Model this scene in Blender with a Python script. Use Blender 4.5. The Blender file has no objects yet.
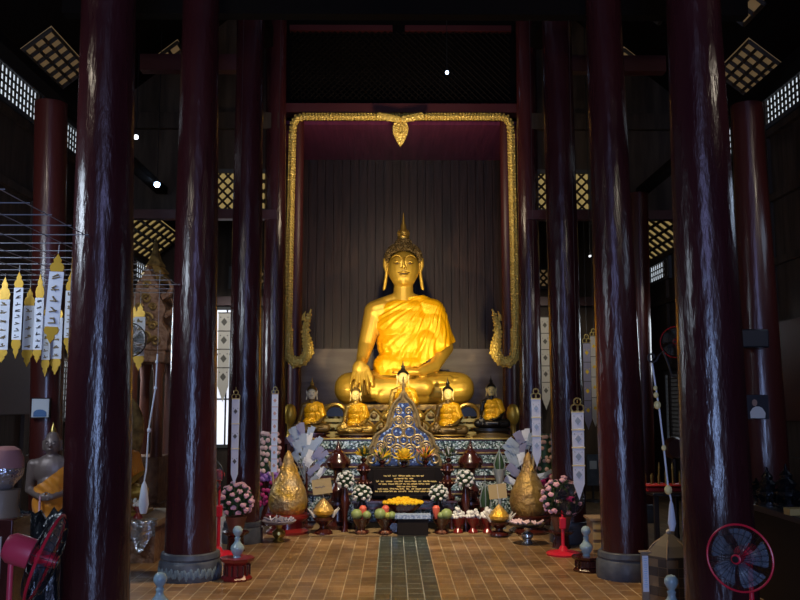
import bpy, bmesh, math, random
from mathutils import Vector, Matrix, noise
random.seed(7)
PI = math.pi
SC = bpy.context.scene
COL = SC.collection
# ---------------------------------------------------------------- camera model
FPX = 880.0
PITCH = math.atan(100/FPX); YAW = math.radians(.47); CAM = Vector((-.14, 0, 1.75))
def ray(px, py):
    x = (px-400)/FPX; y = -(py-300)/FPX
    dy = math.cos(PITCH)-y*math.sin(PITCH); dz = math.sin(PITCH)+y*math.cos(PITCH)
    return Vector((dy*math.sin(YAW)+x*math.cos(YAW), dy*math.cos(YAW)-x*math.sin(YAW), dz))
def P(px, py, Y):
    d = ray(px, py); return CAM+d*(Y/d.y)
def XX(px, Y, py=470): return P(px, py, Y).x
def ZZ(py, Y): return P(400, py, Y).z
cam = bpy.data.cameras.new('camera'); co = bpy.data.objects.new('camera', cam); COL.objects.link(co)
co.location = CAM; co.rotation_euler = (PI/2+PITCH, 0, -YAW)
cam.sensor_width = 36; cam.lens = FPX/800*36; cam.clip_end = 100
SC.camera = co

# ---------------------------------------------------------------- materials
MATS = {}
def mat(name, col, rough=.5, metal=0., bump=0., bscale=20., stretch=(1,1,1), col2=None, cscale=6., coat=0., emit=None, estr=0., trans=0., alpha=1., sheen=0., bdist=.01, kind='noise', spec=.5, cstretch=None, contrast=(.35,.65)):
    m = bpy.data.materials.new(name); m.use_nodes = True
    nt = m.node_tree; N = nt.nodes; L = nt.links
    b = N['Principled BSDF']
    b.inputs['Base Color'].default_value = (*col, 1)
    b.inputs['Roughness'].default_value = rough; b.inputs['Metallic'].default_value = metal
    b.inputs['Coat Weight'].default_value = coat; b.inputs['Coat Roughness'].default_value = .12
    b.inputs['Specular IOR Level'].default_value = spec
    b.inputs['Sheen Weight'].default_value = sheen
    b.inputs['Transmission Weight'].default_value = trans
    b.inputs['Alpha'].default_value = alpha
    if emit:
        b.inputs['Emission Color'].default_value = (*emit, 1); b.inputs['Emission Strength'].default_value = estr
    tc = N.new('ShaderNodeTexCoord')
    def tex(sc, st):
        mp = N.new('ShaderNodeMapping'); mp.inputs['Scale'].default_value = st
        L.new(tc.outputs['Object'], mp.inputs['Vector'])
        if kind == 'voronoi':
            t = N.new('ShaderNodeTexVoronoi'); t.inputs['Scale'].default_value = sc
            L.new(mp.outputs[0], t.inputs['Vector']); return t, t.outputs['Distance']
        t = N.new('ShaderNodeTexNoise'); t.inputs['Scale'].default_value = sc; t.inputs['Detail'].default_value = 4
        L.new(mp.outputs[0], t.inputs['Vector']); return t, t.outputs['Fac']
    if bump:
        t, o = tex(bscale, stretch)
        bn = N.new('ShaderNodeBump'); bn.inputs['Strength'].default_value = bump; bn.inputs['Distance'].default_value = bdist
        L.new(o, bn.inputs['Height']); L.new(bn.outputs[0], b.inputs['Normal'])
    if col2:
        t, o = tex(cscale, cstretch or stretch)
        r = N.new('ShaderNodeValToRGB'); r.color_ramp.elements[0].position = contrast[0]; r.color_ramp.elements[1].position = contrast[1]
        r.color_ramp.elements[0].color = (*col, 1); r.color_ramp.elements[1].color = (*col2, 1)
        L.new(o, r.inputs[0]); L.new(r.outputs[0], b.inputs['Base Color'])
    MATS[name] = m
    return m
M = MATS
mat('lacquer', (.034,.0062,.0085), .24, bump=.55, bscale=6, stretch=(2.4,2.4,.6), bdist=.025, coat=.15, col2=(.052,.012,.013), cscale=2.5, cstretch=(1,1,.3))
mat('lacquer_red', (.06,.011,.008), .3, bump=.5, bscale=6, stretch=(2,2,.4), bdist=.02, coat=.2)
mat('beam', (.06,.010,.010), .45, bump=.3, bscale=8)
mat('dark_wood', (.032,.022,.016), .6, spec=.2, bump=.4, bscale=9, stretch=(3,3,.4), col2=(.065,.045,.032), cscale=3)
mat('roof_wood', (.007,.005,.004), .8, bump=.3, bscale=6, spec=.08)
mat('alcove_board', (.015,.0065,.0045), .45, spec=.3, bump=.5, bscale=7, stretch=(3,3,.25), col2=(.034,.015,.011), cscale=6, bdist=.01)
mat('alcove_panel', (.13,.095,.085), .5, bump=.3, bscale=5, stretch=(.5,1,3), col2=(.19,.15,.14), cscale=3)
mat('alcove_ceiling', (.12,.02,.06), .3, bump=.5, bscale=7, stretch=(5,.25,1), col2=(.18,.035,.085), cscale=4)
mat('side_panel', (.075,.06,.066), .6, bump=.2)
mat('maroon_panel', (.05,.012,.010), .5, bump=.2)
mat('gold', (.62,.40,.09), .36, .75, bump=.25, bscale=14, col2=(.44,.27,.05), cscale=5)
mat('gold_skin', (.64,.40,.055), .38, .5, bump=.12, bscale=9, col2=(.52,.32,.045), cscale=3.5)
mat('gold_hair', (.30,.20,.075), .5, .4, bump=.6, bscale=.5, kind='voronoi', bdist=.5)
mat('gold_old', (.40,.27,.09), .5, .45, bump=.8, bscale=22, col2=(.13,.08,.03), cscale=12, bdist=.015)
mat('gold_frame', (.80,.56,.12), .42, .3, bump=.8, bscale=30, kind='voronoi', bdist=.02)
mat('gold_bronze', (.50,.30,.07), .42, .45, bump=1., bscale=16, col2=(.36,.20,.07), cscale=4, bdist=.03)
mat('gold_leaf', (.78,.43,.03), .34, .55, bump=1., bscale=22, col2=(.50,.36,.20), cscale=5, bdist=.03)
mat('brass', (.45,.33,.10), .3, .9)
mat('robe', (.88,.40,.004), .27, .3, bump=.3, bscale=14, col2=(.95,.52,.006), cscale=5)
mat('robe_dull', (.75,.27,.015), .55, bump=.3, bscale=12, sheen=.2)
mat('black_bronze', (.018,.016,.014), .28, .5)
mat('dark_gold', (.16,.10,.03), .4, .5)
mat('white_skin', (.75,.68,.50), .45)
mat('face_gold', (.80,.62,.24), .45, .1)
mat('dark_lip', (.10,.055,.015), .5)
mat('stone_base', (.045,.055,.075), .45, bump=.7, bscale=9, col2=(.09,.10,.12), cscale=8)
mat('stone_flower', (.16,.22,.25), .6, bump=.5)
mat('ceramic', (.30,.42,.46), .25, coat=.5, bump=.1)
mat('lacquer_bowl', (.055,.010,.007), .25, coat=.5, bump=.3, bscale=30)
mat('red_lacquer', (.20,.012,.012), .3, coat=.4)
mat('red_cloth', (.42,.01,.015), .5)
mat('red_plastic', (.62,.015,.04), .3)
mat('red_plastic_pale', (.62,.05,.09), .35)
mat('black_plastic', (.012,.013,.016), .3)
mat('smoke_blade', (.16,.20,.26), .25, alpha=.38)
mat('white_cloth', (.78,.80,.84), .6, bump=.1)
mat('cream_cloth', (.62,.58,.50), .6)
mat('print_ink', (.10,.09,.07), .6)
mat('print_brown', (.32,.24,.12), .6)
mat('yellow_gold_paper', (.72,.42,.04), .35, .3)
mat('gold_line', (.90,.72,.30), .5, .1)
mat('terracotta', (.20,.075,.04), .5)
mat('foliage', (.025,.06,.02), .5)
mat('foliage_dry', (.08,.08,.03), .6)
mat('pink_flower', (.86,.50,.60), .6)
mat('pale_pink', (.80,.55,.55), .6)
mat('peach_flower', (.62,.36,.26), .6)
mat('magenta_flower', (.42,.02,.14), .6)
mat('violet_flower', (.40,.20,.60), .6)
mat('smoke_dark', (.03,.035,.05), .3, alpha=.8)
mat('white_flower', (.82,.80,.74), .6)
mat('orange_flower', (.95,.58,.010), .6)
mat('yellow_flower', (.88,.58,.03), .5)
mat('fruit_green', (.28,.36,.12), .4)
mat('fruit_yellow', (.42,.42,.08), .4)
mat('coral', (.80,.14,.08), .5)
mat('silver_paper', (.40,.44,.44), .35, .35)
mat('silver_lilac', (.30,.28,.36), .4, .3)
mat('foil', (.75,.76,.80), .2, .9, bump=.8, bscale=20, bdist=.03)
mat('silver', (.6,.6,.58), .25, .9)
mat('card', (.46,.34,.16), .7)
mat('ink_blue', (.05,.07,.2), .6)
mat('mat_cloth', (.22,.14,.06), .7, bump=.3, bscale=40, col2=(.30,.20,.09), cscale=8)
mat('blue_mirror_old', (.04,.06,.28), .2, .5, bump=1., bscale=30, kind='voronoi', bdist=.03, col2=(.16,.26,.60), cscale=34, contrast=(.3,.7))
mat('scroll_gold', (.42,.31,.15), .45, .5, bump=.4, bscale=40)
mat('plaque_black', (.014,.010,.008), .6, spec=.15)
mat('blue_textile', (.12,.20,.40), .7, bump=.4, bscale=60, col2=(.5,.6,.75), cscale=40)
mat('carved_wood', (.15,.075,.045), .5, bump=1., bscale=16, col2=(.26,.15,.09), cscale=9, bdist=.04)
mat('post_wood', (.13,.045,.028), .45, bump=.4, bscale=8, stretch=(2,2,.4))
mat('bronze_skin', (.20,.15,.13), .42, .25, bump=.1)
mat('beige_wood', (.26,.18,.11), .5, bump=.2)
mat('hut_wall', (.30,.20,.10), .6, bump=.2)
mat('shingle', (.085,.066,.048), .65, bump=.4, bscale=14)
mat('pink_pot', (.40,.17,.15), .6, bump=.4)
mat('black_bag', (.010,.012,.016), .18, bump=1., bscale=9, bdist=.05)
mat('iron', (.05,.045,.045), .4, .3)
mat('lattice_bar', (.03,.02,.012), .6)
mat('window_frame', (.05,.05,.05), .6)
mat('daylight_white', (.6,.65,.7), .6, emit=(.80,.90,1), estr=.85)
mat('daylight_bright', (.7,.75,.8), .6, emit=(.85,.88,1), estr=1.0)
mat('batten_glow', (.35,.25,.13), .8, emit=(.75,.48,.22), estr=.10)  # weak emission in place of daylight seen between the battens
mat('batten_glow_yellow', (.35,.28,.1), .8, emit=(.95,.68,.24), estr=.25)  # yellower glow, likewise standing in for daylight behind the battens
mat('led', (1,1,1), .4, emit=(.45,.65,1), estr=16)
mat('led_small', (1,1,1), .4, emit=(.9,.95,1), estr=5)
mat('wire', (.34,.35,.37), .5)
mat('thread', (.5,.5,.5), .6)
mat('photo_bg', (.012,.010,.016), .6)
mat('photo_shirt', (.62,.60,.56), .5)
mat('photo_skin', (.32,.19,.14), .5)
mat('poster_blue', (.05,.13,.28), .5)
mat('poster_white', (.50,.52,.52), .5)
mat('ornament_black', (.008,.009,.011), .2, .3, bump=.5, bscale=20)
mat('table_dark', (.020,.018,.022), .3)
mat('box_yellow', (.40,.28,.09), .6)
mat('velvet', (.03,.022,.025), .5)
mat('blue_label', (.45,.62,.80), .5)
mat('feather', (.75,.78,.85), .7, bump=.6, bscale=30)

def nodemat(name):
    m = bpy.data.materials.new(name); m.use_nodes = True; MATS[name] = m
    return m, m.node_tree.nodes, m.node_tree.links, m.node_tree.nodes['Principled BSDF']
def tiles(name, c1, c2, grout, rough):
    m, N, L, b = nodemat(name)
    tc = N.new('ShaderNodeTexCoord'); mp = N.new('ShaderNodeMapping'); mp.inputs['Rotation'].default_value = (0,0,PI/2)
    mp.inputs['Location'].default_value = (.0,.003,0)
    L.new(tc.outputs['Object'], mp.inputs[0])
    br = N.new('ShaderNodeTexBrick'); br.inputs['Scale'].default_value = 1
    br.inputs['Brick Width'].default_value = .22; br.inputs['Row Height'].default_value = .149
    br.inputs['Mortar Size'].default_value = .0052; br.inputs['Mortar Smooth'].default_value = .3; br.offset = .5
    br.inputs['Color1'].default_value = (*c1,1); br.inputs['Color2'].default_value = (*c2,1); br.inputs['Mortar'].default_value = (*grout,1)
    L.new(mp.outputs[0], br.inputs['Vector'])
    ns = N.new('ShaderNodeTexNoise'); ns.inputs['Scale'].default_value = 2.2; ns.inputs['Detail'].default_value = 6
    L.new(tc.outputs['Object'], ns.inputs['Vector'])
    mr = N.new('ShaderNodeMapRange'); mr.inputs[1].default_value = .3; mr.inputs[2].default_value = .7; mr.inputs[3].default_value = .55; mr.inputs[4].default_value = 1.35
    L.new(ns.outputs['Fac'], mr.inputs[0])
    mx = N.new('ShaderNodeMix'); mx.data_type = 'RGBA'; mx.blend_type = 'MULTIPLY'; mx.inputs[0].default_value = 1
    L.new(br.outputs['Color'], mx.inputs[6]); L.new(mr.outputs[0], mx.inputs[7]); L.new(mx.outputs[2], b.inputs['Base Color'])
    mr2 = N.new('ShaderNodeMapRange'); mr2.inputs[3].default_value = rough; mr2.inputs[4].default_value = rough+.2
    L.new(ns.outputs['Fac'], mr2.inputs[0]); L.new(mr2.outputs[0], b.inputs['Roughness'])
    bp = N.new('ShaderNodeBump'); bp.inputs['Strength'].default_value = .5; bp.inputs['Distance'].default_value = .004; bp.invert = True
    L.new(br.outputs['Fac'], bp.inputs['Height']); L.new(bp.outputs[0], b.inputs['Normal'])
tiles('floor_tile', (.185,.10,.042), (.28,.165,.075), (.50,.38,.24), .24)
tiles('strip_tile', (.022,.034,.034), (.045,.058,.052), (.36,.40,.38), .24)
def mosaic(name, scale, cols, rough=.15):
    m, N, L, b = nodemat(name)
    tc = N.new('ShaderNodeTexCoord'); v = N.new('ShaderNodeTexVoronoi'); v.inputs['Scale'].default_value = scale
    L.new(tc.outputs['Object'], v.inputs['Vector'])
    r = N.new('ShaderNodeValToRGB'); r.color_ramp.interpolation = 'CONSTANT'
    els = r.color_ramp.elements
    while len(els) < len(cols): els.new(.5)
    for i, c in enumerate(cols):
        els[i].position = i/len(cols); els[i].color = (*c,1)
    sp = N.new('ShaderNodeSeparateColor'); L.new(v.outputs['Color'], sp.inputs[0]); L.new(sp.outputs[0], r.inputs[0])
    L.new(r.outputs[0], b.inputs['Base Color'])
    b.inputs['Metallic'].default_value = .1; b.inputs['Specular IOR Level'].default_value = .35; b.inputs['Roughness'].default_value = rough+.05
    nb = N.new('ShaderNodeBump'); nb.inputs['Strength'].default_value = 1; nb.inputs['Distance'].default_value = .02
    L.new(sp.outputs[1], nb.inputs['Height']); L.new(nb.outputs[0], b.inputs['Normal'])
mosaic('mirror_mosaic', 48, [(.04,.06,.05),(.60,.70,.68),(.02,.03,.03),(.20,.30,.25),(.85,.93,.92),(.06,.10,.08),(.30,.36,.30)], .2)
mosaic('mosaic_blue', 34, [(.010,.013,.055),(.022,.035,.11),(.008,.009,.03),(.40,.50,.62),(.02,.028,.085),(.05,.045,.06),(.012,.015,.04)], .2)

# ---------------------------------------------------------------- mesh builder
class MB:
    def __init__(s): s.v = []; s.f = []
    def add(s, vs, fs):
        o = len(s.v); s.v += [tuple(v) for v in vs]; s.f += [tuple(i+o for i in f) for f in fs]; return s
    def box(s, c, d, rz=0, rx=0, ry=0, taper=1.):
        R = Matrix.Rotation(rz,3,'Z') @ Matrix.Rotation(ry,3,'Y') @ Matrix.Rotation(rx,3,'X'); c = Vector(c); vs = []
        for z in (-.5,.5):
            k = taper if z > 0 else 1
            for x, y in ((-.5,-.5),(.5,-.5),(.5,.5),(-.5,.5)):
                vs.append(c + R @ Vector((x*d[0]*k, y*d[1]*k, z*d[2])))
        return s.add(vs, [(3,2,1,0),(4,5,6,7),(0,1,5,4),(1,2,6,5),(2,3,7,6),(3,0,4,7)])
    def bx(s, x0,x1,y0,y1,z0,z1): return s.box(((x0+x1)/2,(y0+y1)/2,(z0+z1)/2),(abs(x1-x0),abs(y1-y0),abs(z1-z0)))
    def tube(s, pts, r, n=8, closed=False, cap=True):
        pts = [Vector(p) for p in pts]; m = len(pts)
        rr = r if isinstance(r,(list,tuple)) else [r]*m
        vs = []; prev = None
        for i, p in enumerate(pts):
            a = pts[(i-1)%m] if (i > 0 or closed) else p; b = pts[(i+1)%m] if (i < m-1 or closed) else p
            t = (b-a)
            if t.length < 1e-9: t = Vector((0,0,1))
            t.normalize()
            if prev is None:
                up = Vector((0,0,1)) if abs(t.z) < .9 else Vector((1,0,0)); x = t.cross(up).normalized()
            else:
                x = prev - t*prev.dot(t)
                if x.length < 1e-6: x = t.cross(Vector((0,1,0)))
                x.normalize()
            prev = x; y = t.cross(x)
            for k in range(n):
                a_ = 2*PI*k/n; vs.append(p + (x*math.cos(a_)+y*math.sin(a_))*rr[i])
        fs = []
        for i in range(m if closed else m-1):
            for k in range(n):
                a0 = i*n+k; a1 = i*n+(k+1)%n; b0 = ((i+1)%m)*n+k; b1 = ((i+1)%m)*n+(k+1)%n
                fs.append((a0,b0,b1,a1))
        if cap and not closed:
            fs.append(tuple(range(n))); fs.append(tuple(reversed(range((m-1)*n,m*n))))
        return s.add(vs, fs)
    def lathe(s, prof, c=(0,0,0), n=20, sx=1., sy=1., R=None):
        c = Vector(c); vs = []; fs = []
        for r, z in prof:
            for k in range(n):
                a = 2*PI*k/n; p = Vector((r*sx*math.cos(a), r*sy*math.sin(a), z))
                vs.append(c + (R @ p if R else p))
        for i in range(len(prof)-1):
            for k in range(n):
                fs.append((i*n+k, i*n+(k+1)%n, (i+1)*n+(k+1)%n, (i+1)*n+k))
        fs.append(tuple(reversed(range(n)))); fs.append(tuple(range((len(prof)-1)*n, len(prof)*n)))
        return s.add(vs, fs)
    def ell(s, c, r, n=10, m=7, R=None):
        if not isinstance(r,(tuple,list)): r = (r,r,r)
        prof = []; c = Vector(c); vs = []; fs = []
        for j in range(1, m):
            ph = PI*j/m
            for k in range(n):
                a = 2*PI*k/n; p = Vector((r[0]*math.sin(ph)*math.cos(a), r[1]*math.sin(ph)*math.sin(a), -r[2]*math.cos(ph)))
                vs.append(c + (R @ p if R else p))
        b = Vector((0,0,-r[2])); t = Vector((0,0,r[2]))
        vs.append(c+(R @ b if R else b)); vs.append(c+(R @ t if R else t)); ib = len(vs)-2; it = len(vs)-1
        for j in range(m-2):
            for k in range(n): fs.append((j*n+k, j*n+(k+1)%n, (j+1)*n+(k+1)%n, (j+1)*n+k))
        for k in range(n):
            fs.append((ib,(k+1)%n,k)); fs.append((it,(m-2)*n+k,(m-2)*n+(k+1)%n))
        return s.add(vs, fs)
    def cap(s, a, b, ra, rb, n=14, m=6):
        """capsule with two radii"""
        a = Vector(a); b = Vector(b); t = b-a; L = t.length; q = t.normalized().to_track_quat('Z','Y').to_matrix()
        prof = []
        for j in range(1, m): ph = -PI/2+PI/2*j/m; prof.append((ra*math.cos(ph), ra*math.sin(ph)))
        prof.append((ra,0)); prof.append((rb,L))
        for j in range(1, m): ph = PI/2*j/m; prof.append((rb*math.cos(ph), L+rb*math.sin(ph)))
        return s.lathe(prof, a, n, R=q)
    def prism(s, pts, y0, y1):
        """outline in x,z extruded from y0 to y1"""
        n = len(pts); vs = [(x,y0,z) for x,z in pts]+[(x,y1,z) for x,z in pts]
        fs = [tuple(range(n)), tuple(reversed(range(n,2*n)))]+[(i,i+n,(i+1)%n+n,(i+1)%n) for i in range(n)]
        return s.add(vs, fs)
    def xf(s, mtx): s.v = [tuple(mtx @ Vector(v)) for v in s.v]; return s
    def mesh(s, name, m=None, smooth=35):
        me = bpy.data.meshes.new(name); me.from_pydata(s.v, [], s.f); me.validate(); me.update()
        bm = bmesh.new(); bm.from_mesh(me); bmesh.ops.recalc_face_normals(bm, faces=bm.faces); bm.to_mesh(me); bm.free()
        if m: me.materials.append(MATS[m])
        if smooth:
            me.polygons.foreach_set('use_smooth', [True]*len(me.polygons)); me.set_sharp_from_angle(angle=math.radians(smooth))
        return me
def link(name, me, parent=None, loc=(0,0,0)):
    o = bpy.data.objects.new(name, me); COL.objects.link(o); o.location = loc
    if parent: o.parent = parent
    return o
def part(name, mb, m, parent, label=None, smooth=35, bevel=0):
    o = link(name, mb.mesh(name, m, smooth), parent)
    if label: o['label'] = label
    if bevel: bev(o, bevel)
    return o
def bev(o, w):
    b = o.modifiers.new('bevel','BEVEL'); b.width = w; b.segments = 2; b.limit_method = 'ANGLE'; b.angle_limit = .6
def tag(o, label, cat, group=None, kind=None):
    o['label'] = label; o['category'] = cat
    if group: o['group'] = group
    if kind: o['kind'] = kind
    return o
def thing(name, label, cat, loc=(0,0,0), rz=0, group=None):
    o = bpy.data.objects.new(name, None); COL.objects.link(o); o.location = loc; o.rotation_euler = (0,0,rz)
    o.empty_display_size = .1
    return tag(o, label, cat, group)
def solo(name, mb, m, label, cat, loc=(0,0,0), group=None, smooth=35, bevel=0):
    o = link(name, mb.mesh(name, m, smooth), None, loc); tag(o, label, cat, group)
    if bevel: bev(o, bevel)
    return o
def struct(name, mb, m, parent=None, smooth=0):
    o = link(name, mb.mesh(name, m, smooth), parent)
    if not parent: o['kind'] = 'structure'
    return o
def kids(o): return [c for c in COL.objects if c.parent == o]
def dup(root, loc, label, rz=None, group=None, swap=None, scale=None):
    r = root.copy(); COL.objects.link(r); r.location = loc; r['label'] = label
    if rz is not None: r.rotation_euler = (0,0,rz)
    if scale: r.scale = (scale,)*3
    if group: r['group'] = group
    def rec(a, b):
        for ch in kids(a):
            c = ch.copy(); COL.objects.link(c); c.parent = b
            if swap and c.data and ch.name.split('.')[0] in swap:
                c.data = c.data.copy(); c.data.materials.clear(); c.data.materials.append(MATS[swap[ch.name.split('.')[0]]])
            rec(ch, c)
    rec(root, r); return r
def remesh(mb, voxel, smooth_it=6, fac=.5, name='body'):
    """join overlapping solids into one continuous skin"""
    me = bpy.data.meshes.new('t'); me.from_pydata(mb.v, [], mb.f); me.update()
    bm = bmesh.new(); bm.from_mesh(me); bmesh.ops.recalc_face_normals(bm, faces=bm.faces); bm.to_mesh(me); bm.free()
    o = bpy.data.objects.new('t', me); COL.objects.link(o)
    r = o.modifiers.new('r','REMESH'); r.mode = 'VOXEL'; r.voxel_size = voxel
    if smooth_it:
        sm = o.modifiers.new('s','SMOOTH'); sm.factor = fac; sm.iterations = smooth_it
    dg = bpy.context.evaluated_depsgraph_get(); dg.update()
    out = bpy.data.meshes.new_from_object(o.evaluated_get(dg)); out.name = name
    bpy.data.objects.remove(o); bpy.data.meshes.remove(me)
    out.polygons.foreach_set('use_smooth', [True]*len(out.polygons))
    return out
def cutmesh(me, co_, no):
    """drop what lies on the side the normal points to"""
    bm = bmesh.new(); bm.from_mesh(me)
    bmesh.ops.bisect_plane(bm, geom=bm.verts[:]+bm.edges[:]+bm.faces[:], plane_co=co_, plane_no=no, clear_outer=True)
    bm.to_mesh(me); bm.free(); me.polygons.foreach_set('use_smooth', [True]*len(me.polygons)); return me

# ================================================================ THE ROOM
WX = 4.9
struct('floor', MB().bx(-WX,WX,-4.2,17.3,-.06,0), 'floor_tile')
struct('trim_1', MB().bx(-.305,.29,-4.2,11.62,0,.002), 'strip_tile')
for sd, nm in ((-1,'wall_left'),(1,'wall_right')):
    w = MB().bx(sd*WX,sd*(WX+.12),-4.2,17.3,0,6.0)
    struct(nm, w, 'dark_wood')
    t = MB()
    for z in (.95,2.3,3.5,4.35,5.22): t.bx(sd*(WX-.07),sd*WX,-4.2,17.2,z,z+.09)
    for k in range(14): t.bx(sd*(WX-.05),sd*WX,-3.6+1.5*k,-3.5+1.5*k,0,5.9)
    struct('trim_2' if sd < 0 else 'trim_3', t, 'dark_wood')
struct('wall_back', MB().bx(-WX,WX,17.2,17.35,0,9.1), 'dark_wood')
def roofplane(name, y0, y1, z0):
    for sd in (-1,1):
        mb = MB(); x0, x1 = sd*(WX+.12), sd*1.9; za, zb = z0-.8*.12, z0+.8*3.0
        mb.add([(x0,y0,za),(x1,y0,zb),(x1,y1,zb),(x0,y1,za),(x0,y0,za+.1),(x1,y0,zb+.1),(x1,y1,zb+.1),(x0,y1,za+.1)],
               [(0,3,2,1),(4,5,6,7),(0,1,5,4),(1,2,6,5),(2,3,7,6),(3,0,4,7)])
        struct(name+('_left' if sd<0 else '_right'), mb, 'roof_wood')
roofplane('roof_front', -4.2, 13.3, 5.95)
roofplane('roof_back', 13.3, 17.3, 4.45)
struct('ceiling', MB().bx(-2.2,2.2,-4.2,17.3,8.9,9.0), 'roof_wood')
struct('wall_upper_left', MB().bx(-2.05,-1.95,13.3,17.3,6.8,9), 'roof_wood')
struct('wall_upper_right', MB().bx(1.95,2.05,13.3,17.3,6.8,9), 'roof_wood')
# bulkhead where the front roof drops to the back roof, with lattice openings
for sd, nm in ((-1,'left'),(1,'right')):
    b = MB().prism([(sd*x,z) for x,z in ((1.95,5.25),(2.92,5.25),(2.92,4.62),(WX,4.62),(WX,5.98),(1.95,8.35))],13.26,13.4)
    struct('bulkhead_wall_'+nm, b, 'dark_wood')
# lit window units: frame and bars in front of a pane
wn = [0]
def window(x0,x1,y0,y1,z0,z1, pane, nv, nh, bar=.018, side=0, diag=False, fr=.06, barm='lattice_bar'):
    """side: -1/+1 on the side walls, 0 facing the nave"""
    wn[0] += 1
    f = MB(); p = MB(); g = MB()
    if side:
        xf = side*(WX-.06); xb = side*WX
        L = y1-y0
        f.bx(xf,xb,y0-fr,y0,z0-fr,z1+fr).bx(xf,xb,y1,y1+fr,z0-fr,z1+fr).bx(xf,xb,y0,y1,z0-fr,z0).bx(xf,xb,y0,y1,z1,z1+fr)
        p.bx(side*(WX-.012),side*WX,y0,y1,z0,z1)
        for i in range(1,nv): y = y0+L*i/nv; g.bx(side*(WX-.03),side*(WX-.015),y-bar/2,y+bar/2,z0,z1)
        for i in range(1,nh): z = z0+(z1-z0)*i/nh; g.bx(side*(WX-.032),side*(WX-.015),y0,y1,z-bar/4,z+bar/4)
    else:
        f.bx(x0-fr,x0,y0-.07,y0,z0-fr,z1+fr).bx(x1,x1+fr,y0-.07,y0,z0-fr,z1+fr).bx(x0,x1,y0-.07,y0,z0-fr,z0).bx(x0,x1,y0-.07,y0,z1,z1+fr)
        p.bx(x0,x1,y0-.012,y0,z0,z1)
        if diag:
            W = x1-x0; H = z1-z0; n = nv; st = W/n
            for sg in (1,-1):
                k = -int(H/st)-1
                while k < n+1:
                    pts = []
                    a = x0+k*st
                    # line x = a + t, z = z0 + t
                    t0 = max(0, x0-a); t1 = min(H, x1-a)
                    if t1 > t0+.01:
                        if sg > 0: q0 = (a+t0, z0+t0); q1 = (a+t1, z0+t1)
                        else: q0 = (a+t0, z1-t0); q1 = (a+t1, z1-t1)
                        g.tube([(q0[0],y0-.03,q0[1]),(q1[0],y0-.03,q1[1])], bar/2, 4)
                    k += 1
        else:
            for i in range(1,nv): x = x0+(x1-x0)*i/nv; g.bx(x-bar/2,x+bar/2,y0-.05,y0-.02,z0,z1)
            for i in range(1,nh): z = z0+(z1-z0)*i/nh; g.bx(x0,x1,y0-.045,y0-.02,z-bar/2,z+bar/2)
    o = struct('window_%d'%wn[0], f, 'window_frame')
    struct('pane', p, pane, o); struct('lattice', g, barm, o)
    return o
window(0,0,9.3,11.47,5.40,5.80,'daylight_white',20,4,.04,-1)
window(0,0,12.15,12.98,5.38,5.74,'daylight_white',8,4,.04,-1)
window(0,0,9.3,11.63,5.40,5.74,'daylight_white',22,4,.045,1)
window(0,0,12.15,12.95,5.36,5.76,'daylight_white',8,4,.045,1)
window(0,0,15.75,16.9,4.0,4.30,'daylight_white',9,3,.04,-1)
window(0,0,15.75,16.9,4.0,4.30,'daylight_white',9,3,.04,1)
window(-2.88,-2.1,13.3,0,4.66,5.22,'batten_glow_yellow',5,0,.035,0,True)
window(2.1,2.88,13.3,0,4.66,5.22,'batten_glow_yellow',5,0,.035,0,True)
window(-3.3,-2.6,17.2,0,3.98,4.3,'batten_glow',5,0,.04,0,True)
window(2.6,3.3,17.2,0,3.98,4.3,'batten_glow',5,0,.04,0,True)
window(-3.75,-3.0,17.2,0,.9,3.5,'daylight_bright',2,3,.03)
# grid windows at the far ends of the aisles
window(0,0,15.35,16.1,1.06,2.2,'daylight_white',10,16,.03,1)
window(0,0,12.3,13.0,1.5,2.3,'daylight_white',8,10,.04,-1)
# coffered lattice let into the slopes of the aisle roof
def coffer(sd, xa, xb, y0, y1, z0, nx, ny, lit, bar=.05):
    wn[0] += 1
    def pt(x, y, off): return Vector((sd*x, y, z0+.8*(WX-x)-off))
    f = MB(); p = MB()
    p.add([pt(xa,y0,.012),pt(xb,y0,.012),pt(xb,y1,.012),pt(xa,y1,.012),pt(xa,y0,.0),pt(xb,y0,.0),pt(xb,y1,.0),pt(xa,y1,.0)],
          [(0,3,2,1),(4,5,6,7),(0,1,5,4),(1,2,6,5),(2,3,7,6),(3,0,4,7)])
    for i in range(nx+1):
        x = xa+(xb-xa)*i/nx; f.tube([pt(x,y0,.05),pt(x,y1,.05)], bar*.6, 4)
    for i in range(ny+1):
        y = y0+(y1-y0)*i/ny; f.tube([pt(xa,y,.05),pt(xb,y,.05)], bar*.6, 4)
    o = struct('window_%d'%wn[0], f, 'lattice_bar'); struct('pane', p, lit, o)  # not a window: backing glows in place of daylight on the roof underside
coffer(-1, 4.38, 4.83, 10.5, 11.8, 5.95, 4, 6, 'batten_glow', .05)
coffer(1, 4.40, 4.84, 10.75, 11.85, 5.95, 4, 5, 'batten_glow', .05)
coffer(-1, 4.28, 4.86, 14.1, 16.9, 4.45, 4, 9, 'batten_glow_yellow', .055)
coffer(1, 4.28, 4.86, 14.4, 17.1, 4.45, 4, 9, 'batten_glow_yellow', .055)
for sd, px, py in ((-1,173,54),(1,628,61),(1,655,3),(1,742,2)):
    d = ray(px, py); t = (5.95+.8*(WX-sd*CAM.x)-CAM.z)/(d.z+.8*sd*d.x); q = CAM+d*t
    coffer(sd, sd*q.x-.14, sd*q.x+.14, q.y-.3, q.y+.3, 5.95, 2, 2, 'batten_glow', .05)
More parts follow.
